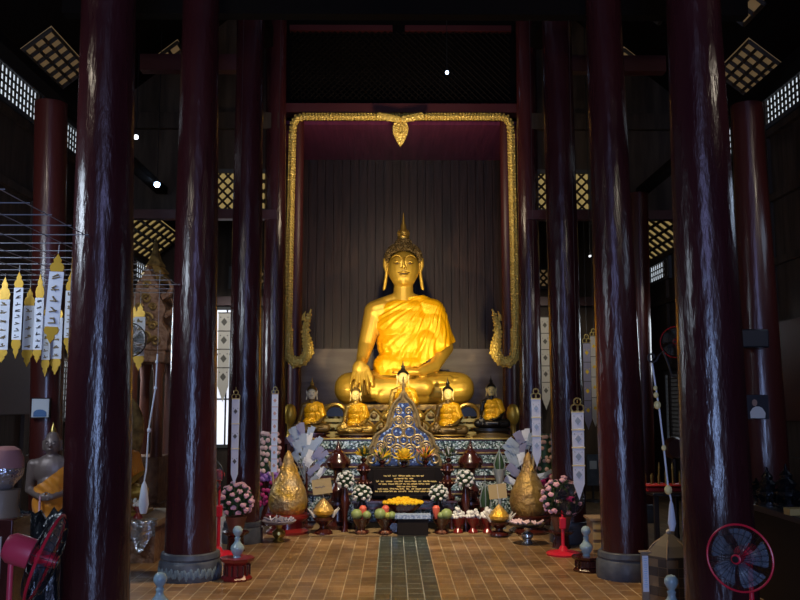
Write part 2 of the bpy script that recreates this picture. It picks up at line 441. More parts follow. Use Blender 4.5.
# tie beams
bm_ = MB()
def beam(x0,x1,y,z0,z1,w=.16,m='beam'):
    wn.append(0); n = 'beam'
    struct(n, MB().bx(x0,x1,y-w/2,y+w/2,z0,z1), m)
beam(-WX,-1.9,13.2,4.48,4.62); beam(1.9,WX,13.2,4.48,4.62)
beam(-3.7,3.7,9.15,5.88,6.10,.16,'roof_wood'); beam(-3.5,-1.95,11.35,6.1,6.32); beam(1.95,3.5,11.35,6.1,6.32)
beam(-WX,-1.9,13.2,5.9,6.15,.1,'dark_wood'); beam(1.9,WX,13.2,5.9,6.15,.1,'dark_wood')
beam(-WX,-2.0,17.1,3.58,3.75); beam(2.0,WX,17.1,3.58,3.75)
for sd in (-1,1):
    struct('beam', MB().bx(sd*3.56,sd*3.72,-4,13.1,4.852,4.95), 'roof_wood')
    struct('beam', MB().bx(sd*2.0,sd*2.2,-4,13.2,7.2,7.5), 'roof_wood')
# grille and framing above the alcove
YF = 13.6
zt = ZZ(114,YF)
struct('beam', MB().bx(-1.85,1.85,YF-.1,YF+.2,zt,zt+.14), 'beam')
g = MB(); x0,x1,z0,z1 = -1.78,1.74,ZZ(104,YF),ZZ(32,YF)
st = .1
for sg in (1,-1):
    k = -int((z1-z0)/st)-1
    while x0+k*st < x1:
        a = x0+k*st; H = z1-z0; t0 = max(0,x0-a); t1 = min(H,x1-a)
        if t1 > t0:
            za, zb = (z0+t0,z0+t1) if sg > 0 else (z1-t0,z1-t1)
            g.tube([(a+t0,YF+sg*.008,za),(a+t1,YF+sg*.008,zb)], .011, 4)
        k += 1
o = thing('lattice_grille','dark diamond lattice grille above the golden alcove frame','lattice')
part('lattice', g, 'roof_wood', o, smooth=0)
part('top_rail', MB().bx(-1.8,-.15,YF-.06,YF+.06,z1,z1+.09).bx(.05,1.76,YF-.06,YF+.06,z1,z1+.09), 'beam', o, smooth=0)
struct('upper_wall', MB().bx(-1.95,1.95,YF+.35,YF+.45,zt+.1,9), 'roof_wood')
# alcove
ya = 15.9; zc = ZZ(160,ya)
bd = MB()
zl = ZZ(350,ya)
for k in range(26):
    x = -2.0+k*.154; bd.bx(x+.004,x+.150,ya+random.uniform(0,.012),ya+.05,zl,zc+.1)
struct('alcove_back_wall', bd, 'alcove_board')
bd = MB()
zz_ = [ZZ(352,ya),ZZ(383,ya),ZZ(410,ya),ZZ(440,ya)-.2,.9]
for i in range(4): bd.bx(-2.0,2.0,ya-.02,ya+.04,zz_[i+1]+.006,zz_[i]-.006)
bd.bx(-2,2,ya,ya+.05,.9,zl+.02)
struct('alcove_panelled_wall', bd, 'alcove_panel')
struct('alcove_ceiling', MB().bx(-2.0,2.0,YF+.2,ya+.05,zc,zc+.06), 'alcove_ceiling')
for sd, nm in ((-1,'left'),(1,'right')):
    struct('alcove_wall_'+nm, MB().bx(sd*2.0,sd*2.06,YF+.1,ya+.05,0,zc+.1), 'alcove_board')
# ---------------------------------------------------------------- pillars
def pillar(a, b, Y, label, base=True, group='lacquered nave pillars', m='lacquer', flower=False, brd=.25, z1=8.9, bh=.26):
    A = P(a[0],a[1],Y); B = P(b[0],b[1],Y); ra = a[2]*Y/FPX/2; rb = b[2]*Y/FPX/2
    s = (B-A)/(B.z-A.z); dr = (rb-ra)/(B.z-A.z)
    o = thing('pillar', label, 'pillar', (A.x-s.x*A.z, Y, 0), group=group); o['kind'] = 'thing'
    mb = MB(); vs = []; fs = []; n = 40; lv = 22
    for j in range(lv+1):
        z = z1*j/lv; r = max(ra-dr*A.z+dr*z, .1)+.006*noise.noise(Vector((Y,A.x,z*.9)))
        if z > B.z: r = rb
        for k in range(n):
            an = 2*PI*k/n; rr = r*(1+.012*noise.noise(Vector((math.cos(an)*1.6+A.x*9,math.sin(an)*1.6,z*.7))))
            vs.append((s.x*z+rr*math.cos(an), rr*math.sin(an), z))
    for j in range(lv):
        for k in range(n): fs.append((j*n+k, j*n+(k+1)%n, (j+1)*n+(k+1)%n, (j+1)*n+k))
    fs.append(tuple(reversed(range(n))))
    mb.add(vs, fs); part('shaft', mb, m, o, smooth=60)
    if base:
        r0 = ra-dr*A.z; R = r0*1.16
        part('stone_base', MB().lathe([(R*1.04,0),(R*1.06,.03),(R*1.04,bh*.62),(R*.99,bh*.7),(R*.97,bh*.74),(R*1.0,bh*.8),(R*.97,bh*.97),(R*.92,bh),(r0*.9,bh)], n=40), 'stone_base', o, bevel=0)
        if flower:
            fl = MB()
            for k in range(44):
                an = -PI+PI*(k+.5)/44; x, y = R*1.045*math.cos(an), R*1.045*math.sin(an); z = bh*.3
                hgt = .028+.018*abs(math.sin(k*1.3)); Rm = Matrix.Rotation(an+PI/2,3,'Z')
                fl.ell((x,y,z+.02*math.sin(k*2.1)), (.020,.006,hgt), 8, 5, Rm)
            part('carved_flowers', fl, 'stone_flower', o)
    return o
pillar((95,600,65),(109,0,54),6.4,'massive dark lacquer pillar beside the side-turned red fan')
pillar((722,600,69),(693,0,54),6.4,'massive dark lacquer pillar behind the facing red-rimmed fan')
pillar((190.5,550,49),(201,0,37),9.0,'dark lacquer pillar on stone base carved with pale flowers', flower=True)
pillar((625,550,46),(603,0,36),9.0,'dark lacquer pillar on plain stone base next to the shingle-roofed box')
pillar((243,500,32),(251,0,28),11.2,'reddish lacquer pillar behind the pink flowers in terracotta pot', flower=False)
pillar((568,460,32),(556,0,30),11.2,'lacquer pillar behind the smoky fan and its pink flowers')
pillar((273.5,430,23),(276,100,21),13.3,'slim lacquer pillar hugging the golden frame, behind the golden gourd with card beside it')
pillar((531,430,22.5),(528,200,21),13.3,'slim lacquer pillar hugging the golden frame, behind the wide pale banner')
pillar((47,390,31),(51,130,32),9.0,'red aisle pillar behind the hanging zodiac banners', m='lacquer_red', z1=4.85, group='aisle pillars')
pillar((758,320,38),(749,150,32),9.0,'red aisle pillar carrying the small photograph of a man in white', m='lacquer_red', z1=4.85, group='aisle pillars')
pillar((643,400,19),(641,300,18),13.0,'thin red aisle pillar in the distance beside the gold candle rack', m='lacquer_red', z1=4.85, group='aisle pillars')
for sd, px in ((-1,294),(1,510)):
    x = XX(px, 13.72, 400)
    o = solo('alcove_post', MB().lathe([(.11,0),(.105,1),(.10,zt)], n=20), 'beam', 'dark red round post under the golden frame, on the side of the statue\'s %s'%('lowered hand' if sd<0 else 'draped arm'), 'post', (x,13.74,0), 'posts under the golden frame')

# ---------------------------------------------------------------- golden alcove frame
o = thing('garland_arch','tall golden garland frame around the alcove with curled naga ends','frame')
YG = 13.5
def pp(px,py,Y=YG): q = P(px,py,Y); return Vector((q.x,q.y,q.z))
def side_path(sd):
    L = [(311,309),(307.5,321),(305,332),(307.5,343),(309,352),(303,361),(295,363),(289,357),(287.5,345),(289,300),(290,240),(291.5,180),(292.5,135),(293.5,124),(297,118.5),(304,117),(340,117),(402,117)]
    if sd > 0: L = [(402.5*2-x-1.5, y) for x,y in L]
    return L
for sd in (-1,1):
    L = side_path(sd); pts = []
    for (x0_,y0_),(x1_,y1_) in zip(L,L[1:]):
        n = max(1,int(math.hypot(x1_-x0_,y1_-y0_)/3))
        for k in range(n): t=k/n; pts.append(pp(x0_+(x1_-x0_)*t, y0_+(y1_-y0_)*t))
    pts.append(pp(*L[-1]))
    N = len(pts); rr = []
    for i in range(N):
        f = i/N; q = pts[i]; py = 0
        rr.append(.012+.055*min(1,i/10) if i < 10 else (.078 if i < 30 else .050))
    part('garland_rail', MB().tube(pts, rr, 10), 'gold_frame', o)
    kn = MB()
    for i in range(2,N-1):
        q = pts[i]; t = (pts[i+1]-pts[i-1]).normalized(); nrm = Vector((t.z,0,-t.x))
        for s_ in (-1,1): kn.ell(q+nrm*s_*rr[i]*.8+Vector((0,-.02,0)), (.026,.026,.026), 6, 4)
        kn.ell(q+Vector((0,-rr[i]*.9,0)), .02, 6, 4)
    part('beaded_edge', kn, 'gold_frame', o)
    # naga head flames
    fl = MB(); m_ = -1 if sd < 0 else 1
    base = pts[6]
    for dx,dz,l,aa in ((-.02,.02,.16,.5),(.05,-.05,.15,-.3),(.07,-.17,.13,-.6),(.09,-.30,.12,-.7),(-.03,.12,.15,.25)):
        q = base+Vector((-m_*dx*0-m_*dx,-.01,dz)); d = Vector((-m_*math.sin(aa)*.7,0,math.cos(aa)))*l
        fl.tube([q,q+d*.5+Vector((m_*.02,0,0)),q+d], [.04,.026,.004], 6)
    part('flame_crest', fl, 'gold_frame', o)
md = MB(); c = pp(400.5,130,13.36)
R_ = .1
prof = [(0,-.27),(.05,-.2),(.115,-.06),(.125,.04),(.09,.12),(.05,.15),(0,.18)]
outl = [(c.x+a,c.z+b) for a,b in prof]+[(c.x-a,c.z+b) for a,b in reversed(prof[1:-1])]
md.prism(outl, 13.34, 13.40)
for k in range(9): 
    an = -PI/2+PI*2*k/9; md.ell((c.x+.06*math.cos(an),13.33,c.z+.0+.08*math.sin(an)), (.03,.02,.045), 8, 5, Matrix.Rotation(-an,3,'Y'))
md.ell((c.x,13.32,c.z), (.03,.03,.05), 8, 5)
part('medallion', md, 'gold_frame', o)
lf = MB()
for sd in (-1,1):
    for k in range(5):
        q = c+Vector((sd*(.06+.065*k), -.0, .17+.012*k)); lf.ell(q+Vector((0,-.07,-.015)), (.066,.035,.062), 8, 5, Matrix.Rotation(-sd*(.5-.08*k),3,'Y'))
part('leaf_wings', lf, 'gold_frame', o)

# ================================================================ SEATED BUDDHAS
# modelled once in units of ~1/190 of the height: x right, y depth (towards viewer negative), z up
def V(u,v,w): return (u,-w,v)
def E3(mb,u,v,w,a,b,c,R=None): mb.ell(V(u,v,w),(a,c,b),18,12,R)   # a: width, b: height, c: depth
def CP(mb,p,q,ra,rb): mb.cap(V(*p),V(*q),ra,rb,14,6)
def buddha_meshes():
    b = MB()
    E3(b,0,14,0,40,15,28); E3(b,0,36,0,25,24,17); E3(b,0,58,0,26,22,16); E3(b,0,80,0,31,22,17.5)
    E3(b,0,94,0,30,13,14)
    CP(b,(-22,94.5,0),(-29,92.5,1),12,11.5); CP(b,(22,94.5,0),(29,92.5,1),12,11.5)
    CP(b,(-24,99.5,0),(0,106,0),7,9); CP(b,(24,99.5,0),(0,106,0),7,9)
    CP(b,(0,98,0),(0,120,1),11.5,9.8)
    E3(b,0,137,2,16.4,19.5,16.5); E3(b,0,128,4.5,13.2,12,12.5); E3(b,0,121.5,12,5,3.5,4.5)
    # thighs, shins, feet
    CP(b,(-20,17,4),(-53,15,20),17,15.5); CP(b,(20,17,4),(54,15,20),17,15.5)
    CP(b,(-54,13,22),(20,15,38),14.5,8.5); CP(b,(55,13,22),(-20,8,34),14.5,9)
    CP(b,(0,14,20),(0,12,28),16,12)
    CP(b,(14,19,36),(44,23,30),6,4.5); E3(b,30,20,33,18,5,7); 
    for k in range(5): CP(b,(44,22.5-k*.3,33-k*2.2),(52-k*.8,23.5,32-k*2.4),2,1.4)
    E3(b,-30,10,34,16,6,7)
    # right arm (viewer's left): down over the knee
    CP(b,(-30,91,1),(-38,58,3),10.5,8.2); CP(b,(-38,58,3),(-41.5,42,18),8.2,6.0)
    CP(b,(-41.5,42,18),(-43,36,30),5.8,5.2); E3(b,-43,33,35,7.6,9,4.5)
    for du,l,r in ((-6.6,14,1.55),(-2.3,19,1.65),(2.1,20,1.7),(6.2,17,1.6)):
        CP(b,(-43+du*.95,29,38),(-43+du*1.3,26-l*.5,43.5),r+.35,r+.1); CP(b,(-43+du*1.3,26-l*.5,43.5),(-43+du*1.38,26-l,42),r,r*.75)
    CP(b,(-36.5,35,35),(-31.5,26,39),2.5,2.1); CP(b,(-31.5,26,39),(-30.5,17,41),2.1,1.6)
    # left arm (viewer's right): bent, hand in lap
    CP(b,(30,91,1),(42,56,0),11,9); CP(b,(42,56,0),(30,36,24),8.8,6.4); CP(b,(30,36,24),(17,31,36),6.2,5)
    E3(b,9,30,38,10,3.6,7)
    for k in range(4): CP(b,(2,30,34+2.8*k),(-11+abs(k-1.3)*1.6,29.5,35+2.7*k),2.1,1.5)
    CP(b,(8,33,34),(-1,35,32),2.2,1.6)
    body = remesh(b, .95, 7, .5, 'buddha_body')
    # head details kept crisp
    f = MB()
    for s in (-1,1):
        br = [V(s*(1.8+1.55*k), 144.5+4.0*math.sin(PI*(k+.6)/8.2), 16.7-.0*k-.020*(k*1.55)**2*1.0-.5) for k in range(8)]
        f.tube(br,[.5,.75,.9,.9,.9,.8,.6,.3],6)
        f.ell(V(s*6.6,141.6,14.9),(3.9,2.3,1.7),12,8)
        f.tube([V(s*2.8,139.9,16.9),V(s*5,138.9,17.3),V(s*7.4,139.0,16.8),V(s*10.4,140.6,14.6)],[.3,.5,.5,.3],6)
    f.tube([V(0,146,17.2),V(0,141,18.6),V(0,136.5,20.4),V(0,134.6,20.2)],[1.3,1.35,2.0,1.9],8)
    for s in (-1,1): f.ell(V(s*1.9,134.6,19.0),(1.5,1.4,1.2),8,6)
    face = f
    f.tube([V(-6.0,131.0,15.8),V(-3.4,130.5,17.8),V(-1.2,131.2,18.7),V(0,130.8,18.8),V(1.2,131.2,18.7),V(3.4,130.5,17.8),V(6.0,131.0,15.8)],[.25,.75,.95,.8,.95,.75,.25],6)
    f.tube([V(-4.6,129.2,16.6),V(-2.2,127.9,18.0),V(0,127.5,18.4),V(2.2,127.9,18.0),V(4.6,129.2,16.6)],[.25,.9,1.15,.9,.25],6)
    lp = MB()
    lp.tube([V(-7.2,131.4,14.8),V(-4.6,130.0,17.2),V(-2,129.5,18.6),V(0,129.3,18.9),V(2,129.5,18.6),V(4.6,130.0,17.2),V(7.2,131.4,14.8)],[.2,.5,.62,.62,.62,.5,.2],6)
    for s in (-1,1): lp.tube([V(s*2.9,140.0,16.6),V(s*5,139.2,17.4),V(s*7.4,139.3,17.0),V(s*10.2,140.8,14.9)],[.2,.6,.6,.25],6); lp.ell(V(s*6.2,140.2,16.9),(1.3,.7,.9),8,6)
    # hair
    h = MB()
    h.ell(V(0,148.5,-1.5),(18.8,17.8,14.2),20,14); h.ell(V(0,153,-1.5),(16.5,15.5,11.5),20,14); h.ell(V(0,138,-4),(17.8,14,14),16,10)
    h.ell(V(0,162,-1.5),(8.6,8.4,7.5),16,10)
    hair = remesh(h,.9,4,.5,'buddha_hair')
    cutmesh(hair, V(0,147,9), Vector(V(0,-.62,.78)))
    cutmesh(hair, V(0,127,0), Vector((0,0,-1)))
    cu = MB()
    for ring in range(12):
        ph = .16+ring*.15; nn = int(8+28*math.sin(ph))
        for k in range(nn):
            an = 2*PI*k/nn+ring*.3
            p = Vector((18.8*math.sin(ph)*math.cos(an), 1.5+17.8*math.sin(ph)*math.sin(an), 149+15.2*math.cos(ph)))
            if (-p.y-9)*.78-(p.z-147)*.62 > -.6: continue
            cu.ell(p, 1.25, 6, 4)
    for k in range(15):
        u = -16.5+33*k/14; cu.ell((u,-math.sqrt(max(0,1-(u/18.6)**2))*13.5+1.5, 154.3-abs(u/16.5)**3*9), 1.2, 6, 4)
    for ring in range(5):
        ph = .3+ring*.3
        for k in range(16):
            an = 2*PI*k/16; cu.ell((8.8*math.sin(ph)*math.cos(an),1.5+8.6*math.sin(ph)*math.sin(an),162+7.7*math.cos(ph)),1.05,6,4)
    fi = MB().lathe([(5,167),(6.2,169),(6,170.5),(4.2,172),(5,174),(4.6,176),(3.2,178),(2.8,182),(1.6,186),(1.0,191),(.2,196)],V(0,0,-1.5),14)
    for k in range(6):
        an = 2*PI*k/6+.2; x,y = 4.6*math.cos(an), 1.5+4.6*math.sin(an)
        fi.tube([(x,y,171),(x*1.25,1.5+(y-1.5)*1.25,174.5),(x*1.05,1.5+(y-1.5)*1.05,178)],[1.3,1.3,.2],6)
    eas = []
    for s in (-1,1):
        ea = MB(); eas.append(ea)
        ea.tube([V(s*15.6,149,0),V(s*18.6,147,-.5),V(s*18.9,140,-.5),V(s*17.2,133,0),V(s*18.4,124,.5),V(s*19.6,116.5,1.5),V(s*20.6,114.5,2)],[1.2,2.4,2.2,1.6,1.7,1.7,.5],10)
        ea.tube([V(s*16.2,146,2),V(s*17,140,2),V(s*16,132,2)],[.8,1.3,.8],6)
    # robe: a second skin around the torso with a panel falling over the draped arm
    r = MB()
    E3(r,0,40,0,27,24,20.5); E3(r,1,60,0,28.5,24,19.5); E3(r,1,80,0,32,22,20.5); E3(r,1,93,0,31,14,16.5); CP(r,(24,100,0),(4,106.5,0),8,10)
    CP(r,(20,95,0),(29.5,92.5,1),13,13.4); CP(r,(30,91,1),(42,58,2),13.4,11.6); CP(r,(30,80,4),(38,58,10),14,11)
    CP(r,(24,60,8),(22,40,14),15,10); E3(r,34,62,5,14,16,11)
    CP(r,(-16,36,8),(12,36,16),15,9); CP(r,(-20,30,12),(-8,28,18),8,8); CP(r,(45,58,4),(47,60,4),7,4)
    robe = remesh(r,.85,5,.5,'buddha_robe')
    # right side stays on the chest: cut to the armpit line, neckline and hem
    cutmesh(robe, V(-25.5,90,0), Vector(V(-1,.10,0)))
    cutmesh(robe, V(-25,101,0), Vector(V(-.20,1,.10)))
    # slanting hem: from low at the waist up to the elbow tip
    bm = bmesh.new(); bm.from_mesh(robe)
    ge = [v for v in bm.verts if (-v.co.y) < 60 and v.co.z < (27.5 if v.co.x < 4 else 27.5+(v.co.x-4)*.70)]
    bmesh.ops.delete(bm, geom=ge, context='VERTS')
    for v in bm.verts:
        x, z = v.co.x, v.co.z
        th = math.atan2(x-44, 122-z); dist = math.hypot(x-44,122-z)
        wob = noise.noise(Vector((x*.05,z*.05,3)))*1.6
        a = math.sin(th*62+wob*2.6)*.6+.4*math.sin(th*97+wob*3+1)
        amp = min(1.25, .25+dist/70)*1.0
        crease = noise.noise(Vector((x*.13,z*.07,v.co.y*.1)))*.9
        if x < -4 and z < 74: a = a*.35+.9*noise.noise(Vector((x*.22+z*.1,z*.2,1)))
        nrm = Vector((x*.5, v.co.y, 0)).normalized()
        v.co += nrm*(a*amp*.62+crease*.5)
    bm.to_mesh(robe); bm.free()
    robe.polygons.foreach_set('use_smooth', [True]*len(robe.polygons))
    for me, m in ((body,'gold_skin'),(hair,'gold_hair'),(robe,'robe')): me.materials.clear(); me.materials.append(MATS[m])
    return dict(body=body, face=face.mesh('f','gold_skin',180), lips=lp.mesh('l','dark_lip',180), hair=hair, curls=cu.mesh('c','gold_hair',180),
                finial=fi.mesh('fi','gold',40), ears=[e_.mesh('e%d'%i_,'gold_skin',180) for i_,e_ in enumerate(eas)], robe=robe)
BM = buddha_meshes()
RC = {}
def seated_buddha(label, px, pyb, Y, k, skin='gold_skin', facem=None, hairm='gold_hair', robem='robe', finial='gold', name='seated_buddha', group=None, robe=True, curls=False, lips='dark_lip'):
    q = P(px,pyb,Y); o = thing(name, label, 'statue', (q.x,Y,q.z), group=group); o.scale = (k,k,k)
    def pt(n, me, m, par):
        c = link(n, me if (me.materials and me.materials[0] == MATS[m]) else recol(me, m), par); return c
    if facem and facem != skin:
        if (skin,facem) not in RC:
            c = BM['body'].copy(); c.materials.clear(); c.materials.append(MATS[skin]); c.materials.append(MATS[facem])
            for pl in c.polygons:
                if pl.center.z > 117.5: pl.material_index = 1
            RC[(skin,facem)] = c
        b = link('body', RC[(skin,facem)], o)
    else: b = pt('body', BM['body'], skin, o)
    fc = pt('face', BM['face'], facem or skin, o); pt('mouth_and_eye_lines', BM['lips'], lips, fc)
    h = pt('hair', BM['hair'], hairm, o)
    if curls: pt('curls', BM['curls'], hairm, h)
    pt('finial', BM['finial'], finial, h); [pt('ear', e_, skin if facem is None else facem, o) for e_ in BM['ears']]
    if robe: pt('robe', BM['robe'], robem, o)
    return o
def recol(me, m):
    if (me.name,m) not in RC:
        c = me.copy(); c.materials.clear(); c.materials.append(MATS[m]); RC[(me.name,m)] = c
    return RC[(me.name,m)]
seated_buddha('huge golden seated buddha draped in shining yellow robe under the wooden canopy',403.5,403,14.6,.01632,curls=True,name='great_buddha')
gS = 'small seated buddhas on the altar'
seated_buddha('small gilt buddha with pale face, beside the flame curl of the golden arch',311.5,432,13.42,.0042,skin='dark_gold',facem='white_skin',hairm='dark_gold',group=gS)
seated_buddha('small buddha in orange robe sitting just below the great statue\'s lowered hand',355.5,433,13.45,.00415,skin='gold',facem='face_gold',hairm='dark_gold',group=gS)
seated_buddha('small buddha in the very middle, rising behind the spike of the blue mosaic screen',403,421,13.35,.0047,skin='gold',facem='face_gold',hairm='black_bronze',group=gS,finial='black_bronze')
seated_buddha('small buddha with tall dark hair spike and ruffled yellow robe below the draped arm',448,434,13.45,.0044,skin='dark_gold',facem='face_gold',hairm='black_bronze',group=gS,finial='black_bronze')
seated_buddha('small black bronze buddha in bright yellow robe on a black pedestal',491.5,427,13.45,.0040,skin='black_bronze',facem='face_gold',hairm='black_bronze',group=gS,finial='black_bronze',lips='black_bronze')
def pedestal(label,px,y0,y1,Y,w,m1,m2):
    q = P(px,y1,Y); h = (ZZ(y0,Y)-ZZ(y1,Y)); r = w*Y/FPX/2
    o = thing('statue_pedestal',label,'pedestal',(q.x,Y,q.z))
    part('base', MB().lathe([(r,0),(r,h*.25),(r*.8,h*.35),(r*.78,h*.55)],n=28,sy=.5), m1, o)
    part('lotus_rim', MB().lathe([(r*.8,h*.5),(r*1.0,h*.65),(r*.98,h*.9),(r*.8,h)],n=28,sy=.5), m2, o)
pedestal('black round pedestal with gold band under the black bronze buddha',492,427,438,13.45,38,'dark_gold','black_bronze')
pedestal('low red and gold pedestal under the pale-faced small buddha',312,432,438,13.42,36,'lacquer_bowl','lacquer_bowl')
pedestal('low pedestal under the small buddha below the lowered hand',356,433,438,13.45,42,'lacquer_bowl','dark_gold')
pedestal('low gilt pedestal under the small buddha with ruffled robe',448,434,438,13.45,44,'lacquer_bowl','gold')
pedestal('gilt pedestal carrying the middle small buddha behind the mosaic screen',403,421,438,13.35,40,'gold','gold')
# round gilt bowls at both ends of the tier
for px, w, lab in ((290,16,'round gilt alms bowl beside the pale-faced small buddha'),(513,16,'round gilt alms bowl beside the black bronze buddha')):
    Y = 13.6; r = .62*w*Y/FPX/2; z0 = ZZ(438,13.2); x = XX(px,Y,420)
    o = thing('alms_bowl',lab,'bowl',(x,Y,z0),group='gilt alms bowls')
    part('stand', MB().lathe([(r*.8,0),(r*.6,.05),(r*.55,.17),(r*.75,.2)],n=20),'gold',o)
    part('bowl', MB().lathe([(r*.4,.18),(r*1.0,.22),(r*1.32,.31),(r*1.32,.37),(r*1.05,.45),(r*.6,.49),(.01,.50)],n=28),'gold_skin',o)

# ---------------------------------------------------------------- pedestal of the great statue, altar tiers
z1 = ZZ(403,14.6)-.02; z0 = ZZ(438,13.2)+.002
o = thing('lotus_pedestal','broad gilt pedestal of pointed lotus arches under the great buddha','pedestal',(XX(402,14.5,420),14.65,z0))
H = z1-z0
part('plinth', MB().box((0,0,H*.12),(2.7,1.6,H*.24)).box((0,0,H*.42),(2.36,1.3,H*.4)).box((0,0,H*.9),(2.5,1.45,H*.2)), 'gold_old', o, bevel=.015)
pt_ = MB()
for row,(zc_,w_,hh,yy,n) in enumerate(((H*.66,2.45,H*.36,-.74,11),(H*.30,2.6,H*.34,-.80,12))):
    for k in range(n):
        x = -w_/2+w_*(k+.5)/n; a = w_/n*.52
        pts = [(x-a,zc_-hh*.5),(x-a*1.02,zc_-hh*.05),(x-a*.5,zc_+hh*.3),(x,zc_+hh*.55),(x+a*.5,zc_+hh*.3),(x+a*1.02,zc_-hh*.05),(x+a,zc_-hh*.5)]
        pt_.tube([(p,yy,q) for p,q in pts], .026, 6); pt_.prism([(p,q) for p,q in pts],yy,yy+.05)
        part('petal_heart', MB().ell((x,yy-.015,zc_-hh*.08),(a*.5,.03,hh*.28),10,6), 'gold_old', o)
part('lotus_petals', pt_, 'gold', o)
# two dark arched niches standing on the tier either side
for px in (335,468):
    Y = 13.7; s_ = Y/FPX; x = XX(px,Y,415)
    o = thing('arched_niche','small gilt arched niche with dark hollow on the %s'%('altar side of the lowered hand' if px<400 else 'altar side of the draped arm'),'shrine',(x,Y,ZZ(438,Y)),group='arched niches on the altar')
    a = MB(); pts = [(.17*math.cos(t)*-1, .34+.17*math.sin(t)) for t in [PI*i/12 for i in range(13)]]
    a.tube([(-.17,0,.1)]+[(p,0,q) for p,q in pts]+[(.17,0,.1)], .035, 8); a.box((0,0,.05),(.5,.2,.1)).box((0,0,.19),(.44,.14,.05)).box((0,.02,.27),(.4,.1,.05))
    part('arch', a, 'gold', o); part('hollow', MB().prism([(p*.85,q-.01) for p,q in pts],.0,.05), 'black_bronze', o)
    for d in (-.24,.24): part('candle', MB().tube([(d,-.05,.1),(d,-.05,.48)],.018,8), 'face_gold', o)
o = thing('altar','stepped altar faced with glittering silver-green mirror mosaic bands','altar',(.02,13.2,0))
tz = [0,.42,ZZ(478,12.95),ZZ(466,13.0),ZZ(452,13.1),ZZ(438,13.2)]
ty = [12.85,12.9,12.95,13.05,13.2]
for i in range(5):
    y0 = ty[i]; a, b_ = tz[i], tz[i+1]; w = 1.56
    part('tier', MB().bx(-w,w,y0-13.2,(15.6 if i > 2 else 14.2)-13.2,a,b_-.0), 'lacquer_bowl', o, smooth=0)
    part('mosaic_band', MB().bx(-w,w,y0-13.2-.015,y0-13.2,a+.04,b_-.045), 'mirror_mosaic', o, smooth=0)
    part('gilt_moulding', MB().bx(-w-.02,w+.02,y0-13.2-.035,y0-13.2+.0,b_-.022,b_+.002), 'gold_old' if i<4 else 'gold', o, smooth=0, bevel=.005)
part('side_shelf', MB().bx(-1.78,-1.56,.25,.52,tz[-1]-.1,tz[-1]).bx(1.56,1.80,.25,.52,tz[-1]-.1,tz[-1]), 'lacquer_bowl', o, smooth=0)
AT = tz[-1]
# ---------------------------------------------------------------- blue mosaic screen
YB = 12.62; s_ = YB/FPX
HW = [(376,.5),(384,1.2),(391,1.6),(394,4),(397,5),(400,8.5),(403,11),(408,13.5),(414,15.5),(421,17),(426,18),(430,22),(434,28.5),(438,31),(444,32),(448,36),(453,35),(462,38),(468,38),(505,38)]
zb = ZZ(500,12.0)
def outline(sh, top=376):
    r = [(max(.2,w-sh)*s_, ZZ(y,YB)-zb) for y,w in HW if y >= top]
    r[-1] = (r[-1][0], .0 if sh == 0 else .06)
    return [(a,b) for a,b in r]+[(-a,b) for a,b in reversed(r)]
cx = XX(403.5,YB,430)
o = thing('mosaic_screen','spire-shaped openwork screen filled with blue mirror mosaic and gilt scrolls','screen',(cx,YB,zb))
part('board', MB().prism(outline(0),0,.06), 'gold_old', o, smooth=0, bevel=.006)
part('mirror_inlay', MB().prism(outline(6.5,401),-.012,.0), 'mosaic_blue', o, smooth=0)
ot = outline(2,392); half = ot[:len(ot)//2]
bd = MB()
for sg in (1,-1): bd.tube([(sg*a,-.015,b) for a,b in half], .018, 6)
part('border', bd, 'scroll_gold', o)
sc = MB()
def circ(x,y,r,t=.015):
    X = (x-403.5)*s_; Z = ZZ(y,YB)-zb; R = r*s_
    sc.tube([(X+R*math.cos(a),-.024,Z+R*math.sin(a)) for a in [2*PI*k/18 for k in range(18)]], t, 6, closed=True)
def spiral(x,y,r,sg,t=.013):
    X = (x-403.5)*s_; Z = ZZ(y,YB)-zb
    sc.tube([(X+sg*r*s_*(1-k/26)*math.cos(k*.42),-.022,Z+r*s_*(1-k/26)*math.sin(k*.42)) for k in range(24)], t, 6)
for sg in (-1,1):
    X = 403.5
    circ(X+sg*5,421,4.6); circ(X+sg*6,432,5.4); circ(X+sg*13.5,441,6.2); circ(X+sg*7,451,6.5); circ(X+sg*22,447,5.6); circ(X+sg*19,458,6.0); circ(X+sg*31,459,4)
    spiral(X+sg*5,411,4.2,sg); spiral(X+sg*5,421,3,sg); spiral(X+sg*14,441,4.2,-sg); spiral(X+sg*22,447,3.5,sg); spiral(X+sg*7,451,4.4,-sg); spiral(X+sg*19,458,4,sg)
circ(X,440,4); circ(X,462,5); spiral(X,427,3,1)
part('gilt_scrolls', sc, 'scroll_gold', o)

# ================================================================ OFFERINGS
def zf(py,Y): return ZZ(py,Y)
def at(px, Y, z=0): return (XX(px,Y,520), Y, z)
solo('prayer_mat', MB().box((0,0,.0115),(2.7,1.2,.017)), 'mat_cloth', 'long brown woven mat spread on the tiles before the altar', 'mat', (.12,12.235,0), smooth=0)
ZM = .02
